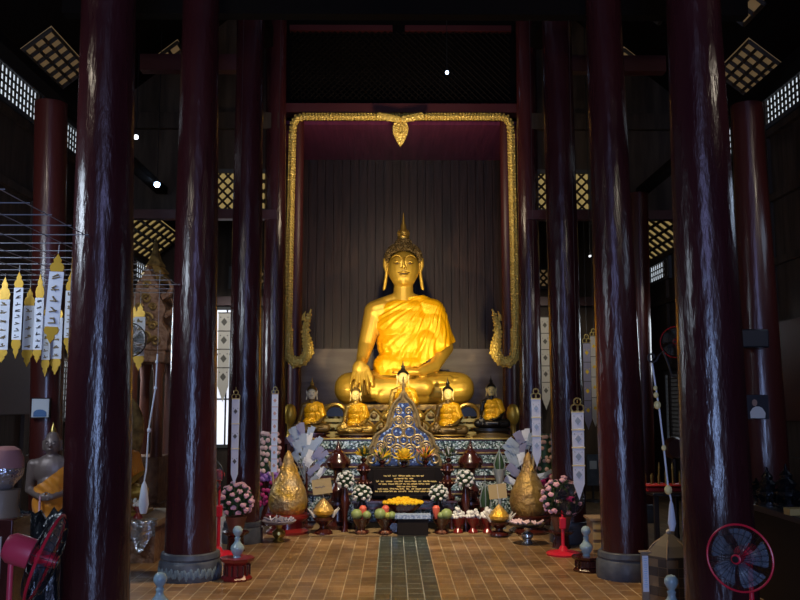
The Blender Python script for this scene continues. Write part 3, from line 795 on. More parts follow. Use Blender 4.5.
# low offering table and riser
Yt = 12.0; zt_ = zf(501,Yt)
o = thing('offering_table','low dark red lacquer table carrying the inscribed plaque and garland tray','table',(XX(404,12.3,500),12.38,ZM))
w = 1.42
part('tabletop', MB().box((0,0,zt_-ZM-.02),(w,.66,.04)), 'lacquer_bowl', o, bevel=.006)
part('apron', MB().box((0,-.28,zt_-ZM-.08),(w*.94,.03,.08)), 'lacquer_bowl', o, smooth=0)
for sx in (-1,1):
    for sy in (-1,1):
        part('leg', MB().lathe([(.035,0),(.028,.05),(.04,.12),(.028,.2),(.04,zt_-ZM-.04)],(sx*.64,sy*.26,0),12), 'lacquer_bowl', o)
zr = zf(467,12.33)
solo('display_riser', MB().box((0,0,(zr-zt_)/2),(1.06,.22,zr-zt_)), 'plaque_black', 'dark wooden riser behind the inscribed plaque holding small flower vases', 'stand', (XX(404,12.42,470),12.44,zt_), bevel=.01, smooth=0)
# plaque
Yp = 12.16; k = Yp/FPX
zp = zf(496,Yp); hp = zf(469,Yp)-zp
o = thing('inscribed_plaque','black plaque with seven lines of golden handwriting above the yellow garland','plaque',(XX(404,Yp,480),Yp,zt_))
part('board', MB().box((0,.0,(zp-zt_)+hp/2),(60*k,.025,hp)).box((0,.02,.03),(.5,.1,.06)), 'plaque_black', o, smooth=0, bevel=.004)
ink = MB(); rn = random.Random(3)
for ly,a,b in ((476,384,423),(478.6,394,414),(481.4,376.5,430),(484,379,428),(486.6,397,414),(489,378,428),(491.4,375.5,431)):
    x = a
    while x < b:
        wd = rn.uniform(2.5,6.5); n = int(wd*3); pts = []
        for i in range(n):
            xx = x+wd*i/n; hh = math.sin(i*1.9+rn.random())*.55+(.7 if rn.random() < .12 else 0)
            pts.append(((xx-404)*k,-.016,zf(ly,Yp)-zt_+hh*k*.8))
        if len(pts) > 1: ink.tube(pts,.0068,4)
        x += wd+rn.choice((.5,.8,1.6))
part('lettering', ink, 'gold_line', o)
# garland tray
x_, y_, _ = at(403,12.05); z_ = zt_
Yg = 11.88
o = thing('garland_tray','oval bowl heaped with orange-yellow marigold garland before the plaque','tray',(XX(403,Yg,503),Yg,ZM))
hg = zf(503,Yg)-ZM
part('bowl', MB().lathe([(.12,hg-.24),(.06,hg-.2),(.07,hg-.16),(.2,hg-.07),(.27,hg),(.25,hg)],n=28,sy=.55), 'lacquer_bowl', o)
part('pedestal', MB().box((0,0,(hg-.24)/2),(.36,.18,hg-.24)), 'lacquer_bowl', o, bevel=.01)
gl = MB(); rn = random.Random(5)
for ring in range(4):
    for k_ in range(30-6*ring):
        an = 2*PI*k_/(30-6*ring)+ring; r = .25-.06*ring
        gl.ell((r*math.cos(an),r*.55*math.sin(an),hg+.01+.016*ring+rn.uniform(-.006,.006)), (.028,.028,.022), 7, 5)
part('marigolds', gl, 'orange_flower', o)
# textile box
Yb = 11.80
o = thing('textile_box','low box draped with blue and white woven cloth beneath the garland tray','box',(XX(412.5,Yb,515),Yb-.0,ZM))
hb = zf(512,Yb)-ZM
o.location.y = 11.69
part('box', MB().box((0,0,hb*.45),(.40,.16,hb*.9)), 'plaque_black', o, bevel=.006)
part('cloth', MB().box((0,0,hb*.93),(.46,.20,.015)).box((0,-.1,hb*.86),(.46,.008,hb*.18),rx=.0), 'blue_textile', o)
# flower helper
def bouquet(o, c, r, n, sz, fm, leafm='foliage', squash=1., seed=1, name='blossoms', back=False, extra=None):
    rn = random.Random(seed); fl = MB(); c = Vector(c); le = MB()
    for i in range(n):
        t = (i+.5)/n; ph = math.acos(1-1.75*t); an = i*2.39996
        d = Vector((math.sin(ph)*math.cos(an), math.sin(ph)*math.sin(an), math.cos(ph)*squash))
        q = c+d*r*rn.uniform(.88,1.06); s_ = sz*rn.uniform(.8,1.15)
        fl.ell(q, (s_,s_,s_*.85), 8, 5)
        for k in range(5): 
            a = 2*PI*k/5+i; v = Vector((math.cos(a),math.sin(a),.2)); v = (v-d*v.dot(d)); v.normalize() if v.length else None
            fl.ell(q+v*s_*.75+d*s_*.2, (s_*.5,s_*.5,s_*.42), 6, 4)
    for i in range(int(n*1.6)):
        ph = math.acos(1-1.85*(i+.5)/(n*1.6)); an = i*2.39996+1
        d = Vector((math.sin(ph)*math.cos(an), math.sin(ph)*math.sin(an), math.cos(ph)*squash)); q = c+d*r*.82
        le.ell(q, (sz*.45,sz*.9,sz*1.5), 6, 4, d.to_track_quat('Z','Y').to_matrix() @ Matrix.Rotation(rn.uniform(-.8,.8),3,'X'))
    le.ell(c,(r*.72,r*.72,r*.72*squash),12,8)
    part('foliage', le, leafm, o); part(name, fl, fm, o)
def vasep(h, r): return [(r*.8,0),(r*.45,h*.1),(r*.4,h*.25),(r*.95,h*.55),(r,h*.7),(r*.55,h*.9),(r*.75,h)]
def flower_vase(label, px, pyt, pyb, Y, zb_, rpx, n, szpx, fm, vm, vr=.06, leafm='foliage', seed=1, group=None, name='flower_vase', squash=1.):
    k = Y/FPX; o = thing(name,label,'flowers',(XX(px,Y,(pyt+pyb)/2),Y,zb_),group=group)
    top = zf(pyt,Y)-zb_; r = rpx*k; c = top-r*squash; vh = max(.04,c-r*.6)
    part('vase', MB().lathe(vasep(vh,vr),n=18), vm, o)
    bouquet(o,(0,0,c),r,n,szpx*k,fm,leafm,seed=seed,squash=squash); return o
flower_vase('small white bouquet beside the dark spired vessel under the lowered hand',345,472,490,11.93,ZM,8,26,1.8,'white_flower','lacquer_bowl',group='white bouquets',seed=2)
flower_vase('white bouquet off the plaque corner behind the melon and coral-flower bowls',362,485,501,11.93,ZM,8.5,28,1.9,'white_flower','black_plastic',group='white bouquets',seed=3)
flower_vase('white bouquet just off the plaque corner, on the side of the red rice bowls',438.5,485,501,11.93,ZM,8.5,28,1.9,'white_flower','black_plastic',group='white bouquets',seed=4)
flower_vase('white bouquet against the dark spired vessel by the green topiary',465.5,471,490,11.93,ZM,8.5,26,1.9,'white_flower','lacquer_bowl',group='white bouquets',seed=5)
# spired lacquer vessels
def spired(label, px, Y=12.25, wpx=11, top=439, m='lacquer_bowl'):
    k = Y/FPX; z0_ = ZM; H = zf(top,Y)-z0_; r = wpx*k
    o = thing('spired_vessel',label,'vessel',(XX(px,Y,470),Y,z0_),group='dark spired lacquer vessels')
    part('stand', MB().lathe([(r*1.25,0),(r*1.3,.05),(r*.9,.1),(r*.85,H*.22),(r*1.2,H*.27),(r*1.15,H*.30),(r*.6,H*.34)],n=24), m, o)
    part('bowl', MB().lathe([(r*.6,H*.34),(r*.8,H*.42),(r*.5,H*.48),(r*.35,H*.54),(r*.42,H*.64),(r*.98,H*.68),(r*1.05,H*.72)],n=24), m, o)
    part('lid', MB().lathe([(r*1.12,H*.72),(r*1.15,H*.74),(r*1.0,H*.78),(r*.62,H*.83),(r*.60,H*.845),(r*.34,H*.87),(r*.34,H*.885),(r*.16,H*.92),(r*.18,H*.93),(r*.07,H*.96),(.003,H)],n=24), m, o)
spired('dark lacquer vessel with spired lid on the lowered-hand side of the mosaic screen',338)
spired('dark lacquer vessel with spired lid on the draped-arm side of the mosaic screen',470.5)
def tiered(label, px):
    Y = 12.2; o = thing('tiered_bowl',label,'bowl',(XX(px,Y,480),Y,zt_),group='tiered lacquer bowls with gilt specks'); H = zf(464,Y)-zt_; r = .105
    part('bowls', MB().lathe([(r*.9,0),(r,.02),(r*.5,H*.18),(r*.45,H*.32),(r*.95,H*.45),(r*1.02,H*.5),(r*.5,H*.56),(r*.4,H*.68),(r*.8,H*.82),(r*.75,H*.95),(r*.5,H)],n=22), 'lacquer_bowl', o)
    sp = MB()
    for k_ in range(12):
        an = 2*PI*k_/12
        for rr,hh in ((r*1.02,H*.48),(r*.82,H*.84)): sp.ell((rr*math.cos(an),rr*math.sin(an),hh),.010,6,4)
    part('gilt_beads', sp, 'peach_flower', o)
tiered('stacked lacquer bowls with pink beads under the green-leaved posy',363.5); tiered('stacked lacquer bowls with pink beads under the white-tipped posy',447.5)
# posies on riser
def posy(label, px, pyt, pyb, Y, zb_, w, cols, seed):
    k = Y/FPX; rn = random.Random(seed)
    o = thing('posy',label,'flowers',(XX(px,Y,455),Y,zb_),group='spiky posies in front of the mosaic screen'); H = zf(pyt,Y)-zb_
    part('pot', MB().lathe(vasep(H*.35,.045),n=16), 'lacquer_bowl', o)
    for m in cols:
        mb = MB()
        for i in range(16):
            an = rn.uniform(0,2*PI); el = rn.uniform(.25,1.35); L = w*k*rn.uniform(.6,1.0)
            d = Vector((math.cos(an)*math.cos(el),math.sin(an)*math.cos(el),math.sin(el)))
            q = Vector((0,0,H*.4)); mb.tube([q,q+d*L*.6,q+d*min(L,(H*.6)/max(.3,d.z))],[.008,.014,.003],5)
        part('sprays' if m!='foliage' else 'leaves', mb, m, o)
posy('posy of green and brown leaves beside the blue mosaic edge, above stacked bowls',363.5,444,466,12.2,zf(464,12.2),12,['foliage','foliage_dry','orange_flower'],1)
posy('posy of orange and cream spikes between the leafy posy and the yellow lotus',382,447,466,12.42,zr,13,['foliage','orange_flower','fruit_yellow','peach_flower'],2)
posy('posy of coral, orange and green spikes on the riser, between lotus and white-tipped sprigs',425.5,446,466,12.42,zr,13.5,['foliage','orange_flower','peach_flower','coral'],3)
posy('posy of white-tipped green sprigs at the screen edge, above stacked bowls',448.5,446,466,12.2,zf(464,12.2),12,['foliage','white_flower','foliage_dry'],4)
# yellow lotus on stand
Y = 12.38; z0_ = zr; o = thing('yellow_lotus','bright yellow lotus flower on a dark stand in the middle of the riser','flower',(XX(404,Y,455),Y,z0_))
H = zf(447,Y)-z0_; hs = H*.28
part('stand', MB().lathe([(.06,0),(.03,.03),(.03,hs*.6),(.075,hs)],n=18), 'lacquer_bowl', o)
pe = MB()
for ring,(n,el,L) in enumerate(((10,.25,.15),(9,.65,.16),(7,1.05,.17),(5,1.4,.17))):
    for k_ in range(n):
        an = 2*PI*k_/n+ring*.4; d = Vector((math.cos(an)*math.cos(el),math.sin(an)*math.cos(el),math.sin(el)))
        pe.ell(Vector((0,0,hs+.01))+d*L*.55, (.032,.012,L*.5), 8, 6, d.to_track_quat('Z','Y').to_matrix())
part('petals', pe, 'yellow_flower', o)
# fruit bowls
def foot_bowl(o, r, h, m, feet=True):
    part('bowl', MB().lathe([(r*.7,0),(r*.72,h*.08),(r*.4,h*.3),(r*.42,h*.45),(r*.8,h*.75),(r,h),(r*.93,h)],n=22), m, o)
def fruit_bowl(label, px, Y, w, melon, fl, seed):
    k = Y/FPX; r = w*k; h = zf(518,Y)-ZM; o = thing('fruit_bowl',label,'bowl',(XX(px,Y,515),Y,ZM),group='footed fruit bowls')
    foot_bowl(o, r, h, 'lacquer_bowl')
    for a in (-1.9,-1.2,0.5,2.4): part('scroll_foot', MB().ell((r*.62*math.cos(a),r*.62*math.sin(a),.025),(.03,.03,.025),8,5), 'terracotta', o)
    for mx,mr,mm in melon: part('fruit', MB().ell((mx*r,-.03,h+mr*.7),(mr,mr,mr*.9),16,10), mm, o)
    c = MB()
    part('flower', MB().lathe([(.02,h),(.045,h+.07),(.05,h+.13),(.03,h+.16)],(fl*r,0,0),14), 'coral', o)
fruit_bowl('footed bowl of green melons with a square coral flower, beside the tilted card',361.5,11.74,9.5,((-.5,.075,'fruit_green'),(.55,.06,'fruit_green')),.15,1)
fruit_bowl('footed bowl of green melon and yellow-green fruit with coral flower, touching the garland tray',385,11.72,9.5,((-.5,.08,'fruit_green'),(.25,.05,'fruit_yellow'),(.7,.055,'fruit_green')),.05,2)
fruit_bowl('footed bowl with coral flower and round green melon next to the rice bowls',441.5,11.74,9.5,((.5,.078,'fruit_green'),(-.05,.05,'fruit_green')),-.55,3)
# red bowls of white rice flowers
def rice_bowl(label, px, Y=11.8, r=.092, m='red_lacquer', seed=0, top=518):
    o = thing('red_bowl',label,'bowl',(XX(px,Y,520),Y,ZM),group='red footed bowls of white blossoms'); h = zf(top,Y)-ZM
    foot_bowl(o, r, h, m)
    rn = random.Random(seed); b = MB()
    for i in range(34):
        an = rn.uniform(0,2*PI); rr = r*.9*math.sqrt(rn.random()); zz = h+.13*(1-(rr/r)**2)*rn.uniform(.2,1.1)
        b.ell((rr*math.cos(an),rr*math.sin(an),zz),(.026,.026,.022),7,5)
    part('blossoms', b, 'white_flower', o)
rice_bowl('red bowl of white blossoms next to the fruit bowl',458,seed=1)
rice_bowl('red bowl of white blossoms, second from the fruit bowls',473,seed=2)
rice_bowl('red bowl of white blossoms beside the golden bud and its card',487.5,seed=3)
# great gilt gourds
def gourd(label, px, pyb, pyt, w, Y, m, tw):
    k = Y/FPX; o = thing('gilded_gourd',label,'offering',(XX(px,Y,490),Y,.0 if abs(XX(px,Y,500))>1.35 else ZM),group='great gilded gourds'); z_ = o.location.z
    zb_ = zf(pyb,Y)-z_; H = zf(pyt,Y)-zf(pyb,Y); r = w*k/2
    prof = [(r*.75,0),(r*.95,H*.10),(r,H*.22),(r*.90,H*.38),(r*.68,H*.52),(r*.42,H*.66),(r*.28,H*.78),(r*.24,H*.88),(r*.12,H*.96),(.004,H)]
    me = MB(); n = 40; vs = []
    me.lathe([(a,zb_+b) for a,b in prof], n=n)
    # subdivide profile for foil wrinkles
    bm = bmesh.new(); t = me.mesh('t',None,0); bm.from_mesh(t); bmesh.ops.subdivide_edges(bm, edges=bm.edges[:], cuts=2, use_grid_fill=True)
    for v in bm.verts:
        d = Vector((v.co.x,v.co.y,0)); 
        if d.length > 1e-4: v.co += d.normalized()*noise.noise(v.co*13+Vector((px,0,0)))*.009
    bm.to_mesh(t); bm.free(); t.materials.append(MATS[m]); t.polygons.foreach_set('use_smooth',[True]*len(t.polygons))
    g = link('gourd', t, o)
    part('red_stand', MB().lathe([(r*1.05,0),(r*1.08,.03),(r*.8,.07),(r*.78,zb_*.6),(r*1.1,zb_*.85),(r*1.12,zb_),(r*.9,zb_+.01)],n=30), 'red_lacquer' if px<400 else 'lacquer_bowl', o)
    lf = MB(); rn = random.Random(px)
    for i in range(20):
        an = rn.uniform(-PI,PI); hz = rn.uniform(.25,.8)*H; rr = r*(1.0-.75*max(0,(hz/H-.22))/.6)
        a = Vector((rr*math.cos(an),rr*math.sin(an),zb_+hz)); lf.tube([a,a+Vector((-math.cos(an)*.012,-math.sin(an)*.012,.05)),a+Vector((-math.cos(an)*.04,-math.sin(an)*.04,.10))],[.012,.014,.003],5)
    part('foil_leaves', lf, 'gold_leaf', o)
    tg = MB()
    for a,b_ in tw: tg.tube([((a[0]-px)*k,-.02,zf(a[1],Y)-z_),((b_[0]-px)*k,-.04,zf(b_[1],Y)-z_)],[.012,.018],6)
    part('twigs', tg, 'card', o)
    return o
gourd('great gilded gourd wrapped in gold leaf with bare twigs, on red stand by the card-holding golden bud',288,514,450,38.5,11.95,'gold_leaf',(((275,500),(272,462)),((279,490),(283,470)),((274,480),(269,461))))
gourd('great bronze-gold gourd with long neck, on a dark stand beneath the fan of silver banknotes',528.5,515,452,37,11.95,'gold_bronze',(((531,490),(534,455)),))
bpy.data.objects['gilded_gourd']['label'] = 'great gilded gourd wrapped in bright gold leaf with bare twigs standing at its shoulder'
# banknote fans
def notes(label, px, py0, py1, Y, lay):
    k = Y/FPX; zb_ = 0.0; o = thing('banknote_tree',label,'offering',(XX(px,Y,460),Y,0),group='trees of folded banknotes')
    st = MB(); part('trunk', MB().tube([(0,0,0),(0,0,zf(py0+20,Y))],.02,8).lathe([(.1,0),(.1,.03),(.03,.06)],n=16), 'lacquer_bowl', o)
    rn = random.Random(px)
    for i,(dx,y,rot,s_) in enumerate(lay):
        mb = MB(); c = Vector((dx*k,rn.uniform(-.06,.03),zf(y,Y)))
        for j in range(2): 
            mb.box(c+Vector((.03*j*math.cos(rot),-.012*j,.02*j)),(.075*s_,.004,.17*s_),ry=rot+.16*(j-.5))
        mb.box(c+Vector((0,-.02,0)),(.035*s_,.003,.05*s_),ry=rot)
        mb.tube([c,Vector((0,0,zf(py1-14,Y)))],.005,4)
        part('folded_banknote', mb, ('silver_paper','silver_lilac','white_cloth','silver_paper')[i%4], o, smooth=0)
La = [(-14,434,-.4,1),(-7,430,-.2,1),(0,440,.15,1),(5,447,.5,1.1),(-3,452,.1,1),(10,453,.7,1),(3,461,.6,1),(12,463,.8,.9),(-10,447,-.3,1),(6,470,.9,1),(13,473,.6,.9),(-2,466,-.2,.8),(-12,457,-.6,.8)]
LaX = [(-16,441,-.5,.9),(-9,437,.1,.9),(2,433,.3,.9),(9,444,.45,1),(15,456,.9,.9),(0,457,.3,1),(8,478,.8,.9),(-5,441,-.1,1)]
notes('tree of folded grey and lilac banknotes rising behind the bright gold gourd',307,432,500,12.4,La+LaX)
Lb = [(-12,444,-.9,1),(-6,438,-.5,1),(1,436,-.1,1),(-9,452,-.5,1),(-14,457,-.35,1.1),(-12,470,-.9,1.05),(-15,481,-1.1,.9),(6,439,.3,1),(10,447,.5,.8),(-3,449,.2,.8),(18,477,1.3,.9),(22,474,.9,.7)]
notes('fan of folded silver banknotes rising behind the long-necked gourd',524,436,500,12.4,Lb+[(-16,449,-.7,.9),(-7,445,-.3,.9),(-4,459,-.2,.9),(-10,463,-.6,.9),(3,444,.1,.9),(-9,475,-.9,.8)])
# golden buds with cards
def bud(label, px, pyt, pyb, Y, card, group='golden buds on dark stands'):
    k = Y/FPX; zb_ = 0 if abs(XX(px,Y,520))>1.3 or Y<11.6 else ZM; o = thing('golden_bud',label,'offering',(XX(px,Y,515),Y,zb_),group=group)
    z0_ = zf(pyb,Y)-zb_; H = zf(pyt,Y)-zf(pyb,Y); r = 10.3*k
    part('bud', MB().lathe([(r*.55,z0_),(r*.95,z0_+H*.18),(r,z0_+H*.34),(r*.72,z0_+H*.58),(r*.35,z0_+H*.8),(.004,z0_+H)],n=14), 'gold_leaf', o)
    part('stand', MB().lathe([(r*.9,0),(r*.85,.025),(r*.35,z0_*.35),(r*.35,z0_*.5),(r*.95,z0_*.85),(r*1.0,z0_),(r*.6,z0_+.005)],n=20), 'lacquer_bowl', o)
    lf = MB()
    for a in (-2.6,-.4,.6,2.4): lf.tube([(r*math.cos(a),r*.6*math.sin(a),z0_),(r*1.25*math.cos(a),r*.8*math.sin(a),z0_+.06),(r*1.7*math.cos(a),r*math.sin(a),z0_+.12)],[.012,.02,.004],5)
    part('white_leaves', lf, 'cream_cloth', o)
    (cx_,cy_,cw,ch,rot) = card; c = Vector(((cx_-px)*k,-.05,zf(cy_,Y)-zb_))
    part('stick', MB().tube([(0,0,z0_+H*.9),c],.005,5), 'cream_cloth', o)
    cd = link('card', MB().box((0,0,0),(cw*k,.006,ch*k)).mesh('card','card',0), o, c); cd.rotation_euler = (0,rot,0)
    if px < 400: part('faint_writing', MB().tube([(-.09+.018*i,-.006,.012*math.sin(i*2.3)-.005) for i in range(8)],.003,4), 'ink_blue', cd)
    else: part('thread', MB().box((.0,-.005,0),(.008,.004,ch*k)), 'cream_cloth', cd, smooth=0)
bud('faceted golden bud under a tilted tan card with faint writing',323.5,497,517,11.75,(322,486,19,14.5,-.14))
bud('rounded golden bud under a plain tan card by the crystal lotus',499,504,522,11.62,(497.5,491,17.5,14,-.1))
# crystal lotus and green cones
def cone(label, px, pyt, pyb, Y, zb_, hold):
    k = Y/FPX; o = thing('green_cone',label,'offering',(XX(px,Y,480),Y,zb_),group='green leaf cones with white edging')
    t = zf(pyt,Y)-zb_; b_ = zf(pyb,Y)-zb_; r = 5.5*k; H = t-b_
    part('cone', MB().lathe([(r*.8,b_),(r,b_+H*.2),(r*.6,b_+H*.5),(r*.2,b_+H*.72),(.01,b_+H*.8)],n=14), 'foliage', o)
    rb = MB()
    for k_ in range(6):
        an = 2*PI*k_/6+.5; rb.tube([(r*.9*math.cos(an),r*.9*math.sin(an),b_),(r*1.1*math.cos(an),r*1.1*math.sin(an),b_+H*.2),(r*.7*math.cos(an),r*.7*math.sin(an),b_+H*.5),(0,0,b_+H*.82)],.006,4)
    rb.tube([(0,0,b_+H*.75),(0,0,t)],[.010,.002],6)
    part('white_ribs', rb, 'silver_paper', o)
    part('holder', MB().lathe([(r*1.1,0),(r,.02),(r*.3,b_*.4),(r*.3,b_*.7),(r*1.2,b_)],n=16) if hold else MB().lathe([(r*1.1,0),(r*.9,b_)],n=16), 'silver_paper' if hold else 'lacquer_bowl', o)
cone('green leaf cone raised high on a white goblet stand behind the plain tan card',499.5,446,469,12.2,ZM,True)
cone('green leaf cone standing low beside the red bowls',485,476,507,12.1,ZM,False)
# trays on metal feet
def tray(label, px, Y, tpx, py, fm, tm, top, fw=6):
    k = Y/FPX; z_ = zf(py,Y); o = thing('footed_tray',label,'tray',(XX(px,Y,525),Y,0),group='footed offering trays')
    fr = fw*k
    part('foot', MB().lathe([(fr*.9,0),(fr,.02),(fr*.6,z_*.2),(fr*1.1,z_*.45),(fr*1.05,z_*.6),(fr*.4,z_*.75),(fr*.7,z_)],n=20), fm, o)
    part('tray', MB().lathe([(.05,z_),(tpx*k*.8,z_+.01),(tpx*k,z_+.045),(tpx*k*.97,z_+.05),(tpx*k*.7,z_+.02)],n=28), tm, o)
    rn = random.Random(px); c = MB(); m = top
    for i in range(16):
        an = rn.uniform(0,6.3); rr = tpx*k*.7*math.sqrt(rn.random()); c.tube([(rr*math.cos(an),rr*math.sin(an),z_+.04),(rr*math.cos(an)+rn.uniform(-.1,.1),rr*math.sin(an)+.03,z_+.06+rn.uniform(0,.03))],[.018,.012],6)
    part('offerings', c, m, o)
tray('wide tray on a polished brass foot in front of the bright gold gourd',279,11.2,17,524,'brass','silver_lilac','silver_lilac')
tray('wide tray of pink wrapped offerings on a silver foot before the long-necked gourd',527,11.0,17.5,527,'silver','black_plastic','pale_pink',5.5)
# flower pillars and pots
def pot_flowers(label, px, pyt, pyb, w, Y, fm, n, sz, stand, seed):
    k = Y/FPX; o = thing('flower_pot',label,'flowers',(XX(px,Y,520),Y,0),group='terracotta pots of pink flowers on stands')
    zs = zf(531,Y); zp_ = zf(516,Y); r = 8.5*k
    part('stand', MB().lathe([(r*1.1,0),(r*1.0,zs*.1),(r*.9,zs*.75),(r*1.5,zs*.9),(r*1.55,zs)],n=8), 'lacquer_bowl', o)
    part('pot', MB().lathe([(r*.8,zs),(r*1.15,zs+(zp_-zs)*.8),(r*1.25,zp_),(r*1.1,zp_)],n=22), 'terracotta', o)
    c = (zf(pyt,Y)+zf(pyb,Y))/2
    bouquet(o,(0,0,c),(zf(pyt,Y)-zf(pyb,Y))/2.15,n,sz*k,fm,seed=seed,squash=1.05)
pot_flowers('pot of pink carnation balls in front of the reddish lacquer pillar with narrow banner',236,482,518,28,10.55,'pink_flower',46,2.6,1,1)
pot_flowers('pot of pink flower balls half hidden behind the smoky standing fan',561,478,519,32,10.75,'pink_flower',48,2.5,1,2)
def flower_column(label, px, pyt, pyb, w, Y, fm, n, sz, seed, lower):
    k = Y/FPX; o = thing('flower_column',label,'flowers',(XX(px,Y,460),Y,0),group='tall pink flower columns')
    zb_ = zf(pyb,Y); H = zf(pyt,Y)-zb_; rn = random.Random(seed); fl = MB(); le = MB(); r = w*k/2
    part('stand', MB().lathe([(r*.9,0),(r*.8,.05),(r*.35,zb_*.5),(r*.5,zb_*.9),(r*.9,zb_)],n=18), 'lacquer_bowl', o)
    rows = 7
    for j in range(rows):
        for q in range(10):
            an = 2*PI*q/10+j*.31+rn.uniform(-.2,.2); z = zb_+H*(j+.5+rn.uniform(-.3,.3))/rows; rr = r*(.95-.35*(j/rows))*rn.uniform(.85,1.1)
            fl.ell((rr*math.cos(an),rr*math.sin(an),z),(sz*k,)*3,8,5)
    le.lathe([(r*.7,zb_),(r*.9,zb_+H*.2),(r*.6,zb_+H),(.01,zb_+H)],n=14)
    part('foliage', le, 'foliage', o); part('blossoms', fl, fm, o)
    lw = MB()
    for m,y0_,y1_ in lower:
        f2 = MB()
        for q in range(22): f2.ell((rn.uniform(-r,r)*1.1,-r*.5-rn.uniform(0,.08),zf(rn.uniform(y0_,y1_),Y)),(.035,.03,.03),7,5)
        part('lower_blossoms', f2, m, o)
flower_column('tall column of pink and peach flower balls with magenta sprays, by the white candle banner',270,432,474,23,12.75,'pale_pink',60,2.4,3,(('magenta_flower',480,506),('violet_flower',472,480)))
flower_column('tall column of peach flower balls with magenta sprays behind the wide pale banner',545,434,478,20,12.75,'peach_flower',50,2.2,4,(('magenta_flower',474,492),))
# extra round blossoms on the first column mix
# ---------------------------------------------------------------- ceramic balusters on stools
def baluster(label, px, pyt, pyb, Y, sm, h=.62):
    o = thing('ceramic_vase',label,'vase',(XX(px,Y,pyt+15),Y,0),group='pale ceramic double-gourd vases on lacquer stools'); k = Y/FPX
    zt2 = zf(pyt,Y); zb2 = zf(pyb,Y) if pyb else zt2-.33; H = zt2-zb2
    prof = [(.055,0),(.045,.03),(.075,.09),(.092,.15),(.085,.20),(.045,.26),(.035,.30),(.042,.34),(.030,.37),(.045,.40),(.066,.45),(.064,.50),(.040,.545),(.004,.56)]
    part('vase', MB().lathe([(r*1.22*H/.50,zb2+z/.56*H) for r,z in prof],n=26), 'ceramic', o)
    r = .155 if px < 400 else .14
    part('stool', MB().lathe([(r*.95,0),(r,.02),(r*.8,.05),(r*.78,zb2*.7),(r*1.05,zb2*.85),(r*1.12,zb2),(r*.4,zb2)],n=8), sm, o, smooth=20)
    sl = MB()
    for q in range(14):
        an = 2*PI*q/14; sl.tube([(r*.82*math.cos(an),r*.82*math.sin(an),.05),(r*.82*math.cos(an),r*.82*math.sin(an),zb2*.7)],.008,5)
    part('fretwork_lattice', sl, 'lacquer_bowl', o)
baluster('pale ceramic gourd vase on red fretwork stool by the flower-carved pillar base',237.5,525.5,557,8.9,'red_lacquer')
baluster('pale ceramic gourd vase on dark stool before the red standing fan',586,526,556,9.3,'lacquer_bowl')
baluster('pale ceramic gourd vase cut by the picture edge beside the flower-carved base',160,571.5,None,7.0,'lacquer_bowl')
baluster('pale ceramic gourd vase in front of the shingle-roofed box',671.5,575,None,6.9,'lacquer_bowl')

# ================================================================ HANGING BANNERS
def capo(w, h, up=1):
    """leaf-shaped gilt end piece, outline in x,z with its flat side at z=0"""
    pts = [(-w*.5,0),(-w*.62,h*.22),(-w*.5,h*.42),(-w*.30,h*.5),(-w*.34,h*.66),(-w*.16,h*.8),(0,h),(w*.16,h*.8),(w*.34,h*.66),(w*.30,h*.5),(w*.5,h*.42),(w*.62,h*.22),(w*.5,0)]
    pts = [(x,z*up) for x,z in pts]
    return pts if up > 0 else list(reversed(pts))
def zodiac(label, px, yc, y1, y2, yt, w, Y, seed, rz=0., zhook=2.9, tilt=0., ink='print_brown', endm='yellow_gold_paper'):
    k = Y/FPX; top = zf(yc,Y); q = Vector((XX(px,Y,(y1+y2)/2),Y,top))
    o = thing('paper_banner',label,'banner',q,rz,'zodiac paper banners hanging from the string net'); o.rotation_euler = (0,tilt,rz)
    W_ = w*k; a = zf(y1,Y)-top; b = zf(y2,Y)-top; c = zf(yt,Y)-top
    part('cord', MB().tube([(0,0,0),(.0,0,max(.03,zhook-top))],.004,4), 'thread', o)
    part('gilt_cap', MB().prism([(x,a+z) for x,z in capo(W_*.80,-a,1)],-.006,.006), endm, o, smooth=0)
    part('paper_strip', MB().box((0,0,(a+b)/2),(W_,.006,a-b)), 'white_cloth', o, smooth=0)
    part('gilt_tail', MB().prism([(x,b+z) for x,z in capo(W_*.82,b-c,-1)],-.006,.006), endm, o, smooth=0)
    rn = random.Random(seed); m = MB(); n = max(4,int((a-b)/(W_*.72)))
    for i in range(n):
        z = a-(a-b)*(i+.5)/n; s_ = W_*.26
        pts = [(rn.uniform(-1,1)*s_,-.006,z+rn.uniform(-1,1)*s_*.8) for _ in range(4)]
        m.tube(pts,[s_*.22,s_*.3,s_*.25,s_*.15],4); m.tube([(-s_,-.006,z-s_*.5),(s_,-.006,z-s_*.2+rn.uniform(-.3,.3)*s_)],s_*.18,4)
    part('printed_figure_pattern', m, ink, o)
zodiac('white paper banner cut by the picture edge, with gold cap and brown figures',3,277,300,350,363,11,8.2,1,.15)
zodiac('narrow white banner with dark printed figures, second along the string net',17.5,272,288,340,359,9,7.5,2,.1,ink='print_ink')
zodiac('greyish banner with pointed gold tail hanging lowest in front of the aisle wall',28.5,288,306,350,367,11.5,8.5,3,-.1)
zodiac('slim white banner with black printed figures between the greyish one and the aisle pillar',38.5,274,298,350,363,8.5,7.8,4,.1,ink='print_ink')
zodiac('largest and foremost white banner with broad gold cap and leaf tail',56.5,254,272,327,344,15,6.5,5,-.05,tilt=.05)
zodiac('thin banner with long gold point seen through behind the foremost one',46.5,303,316,360,377,8,8.65,6,0)
zodiac('short banner whose gold heart tail shows under the foremost one',56.5,302,318,359,375,11,8.7,7,0)
zodiac('faded banner half behind the dark pillar edge, next to the foremost one',69.5,272,291,338,354,9,7.7,8,.1)
zodiac('white banner with gold ends seen between two dark pillars before the carved pavilion',139.5,304,317,356,371,10.5,9.3,9,.0)
zodiac('narrow banner sliver beside the wall fan hub between the two dark pillars',133.5,306,318,352,360,7,9.35,10,.0)
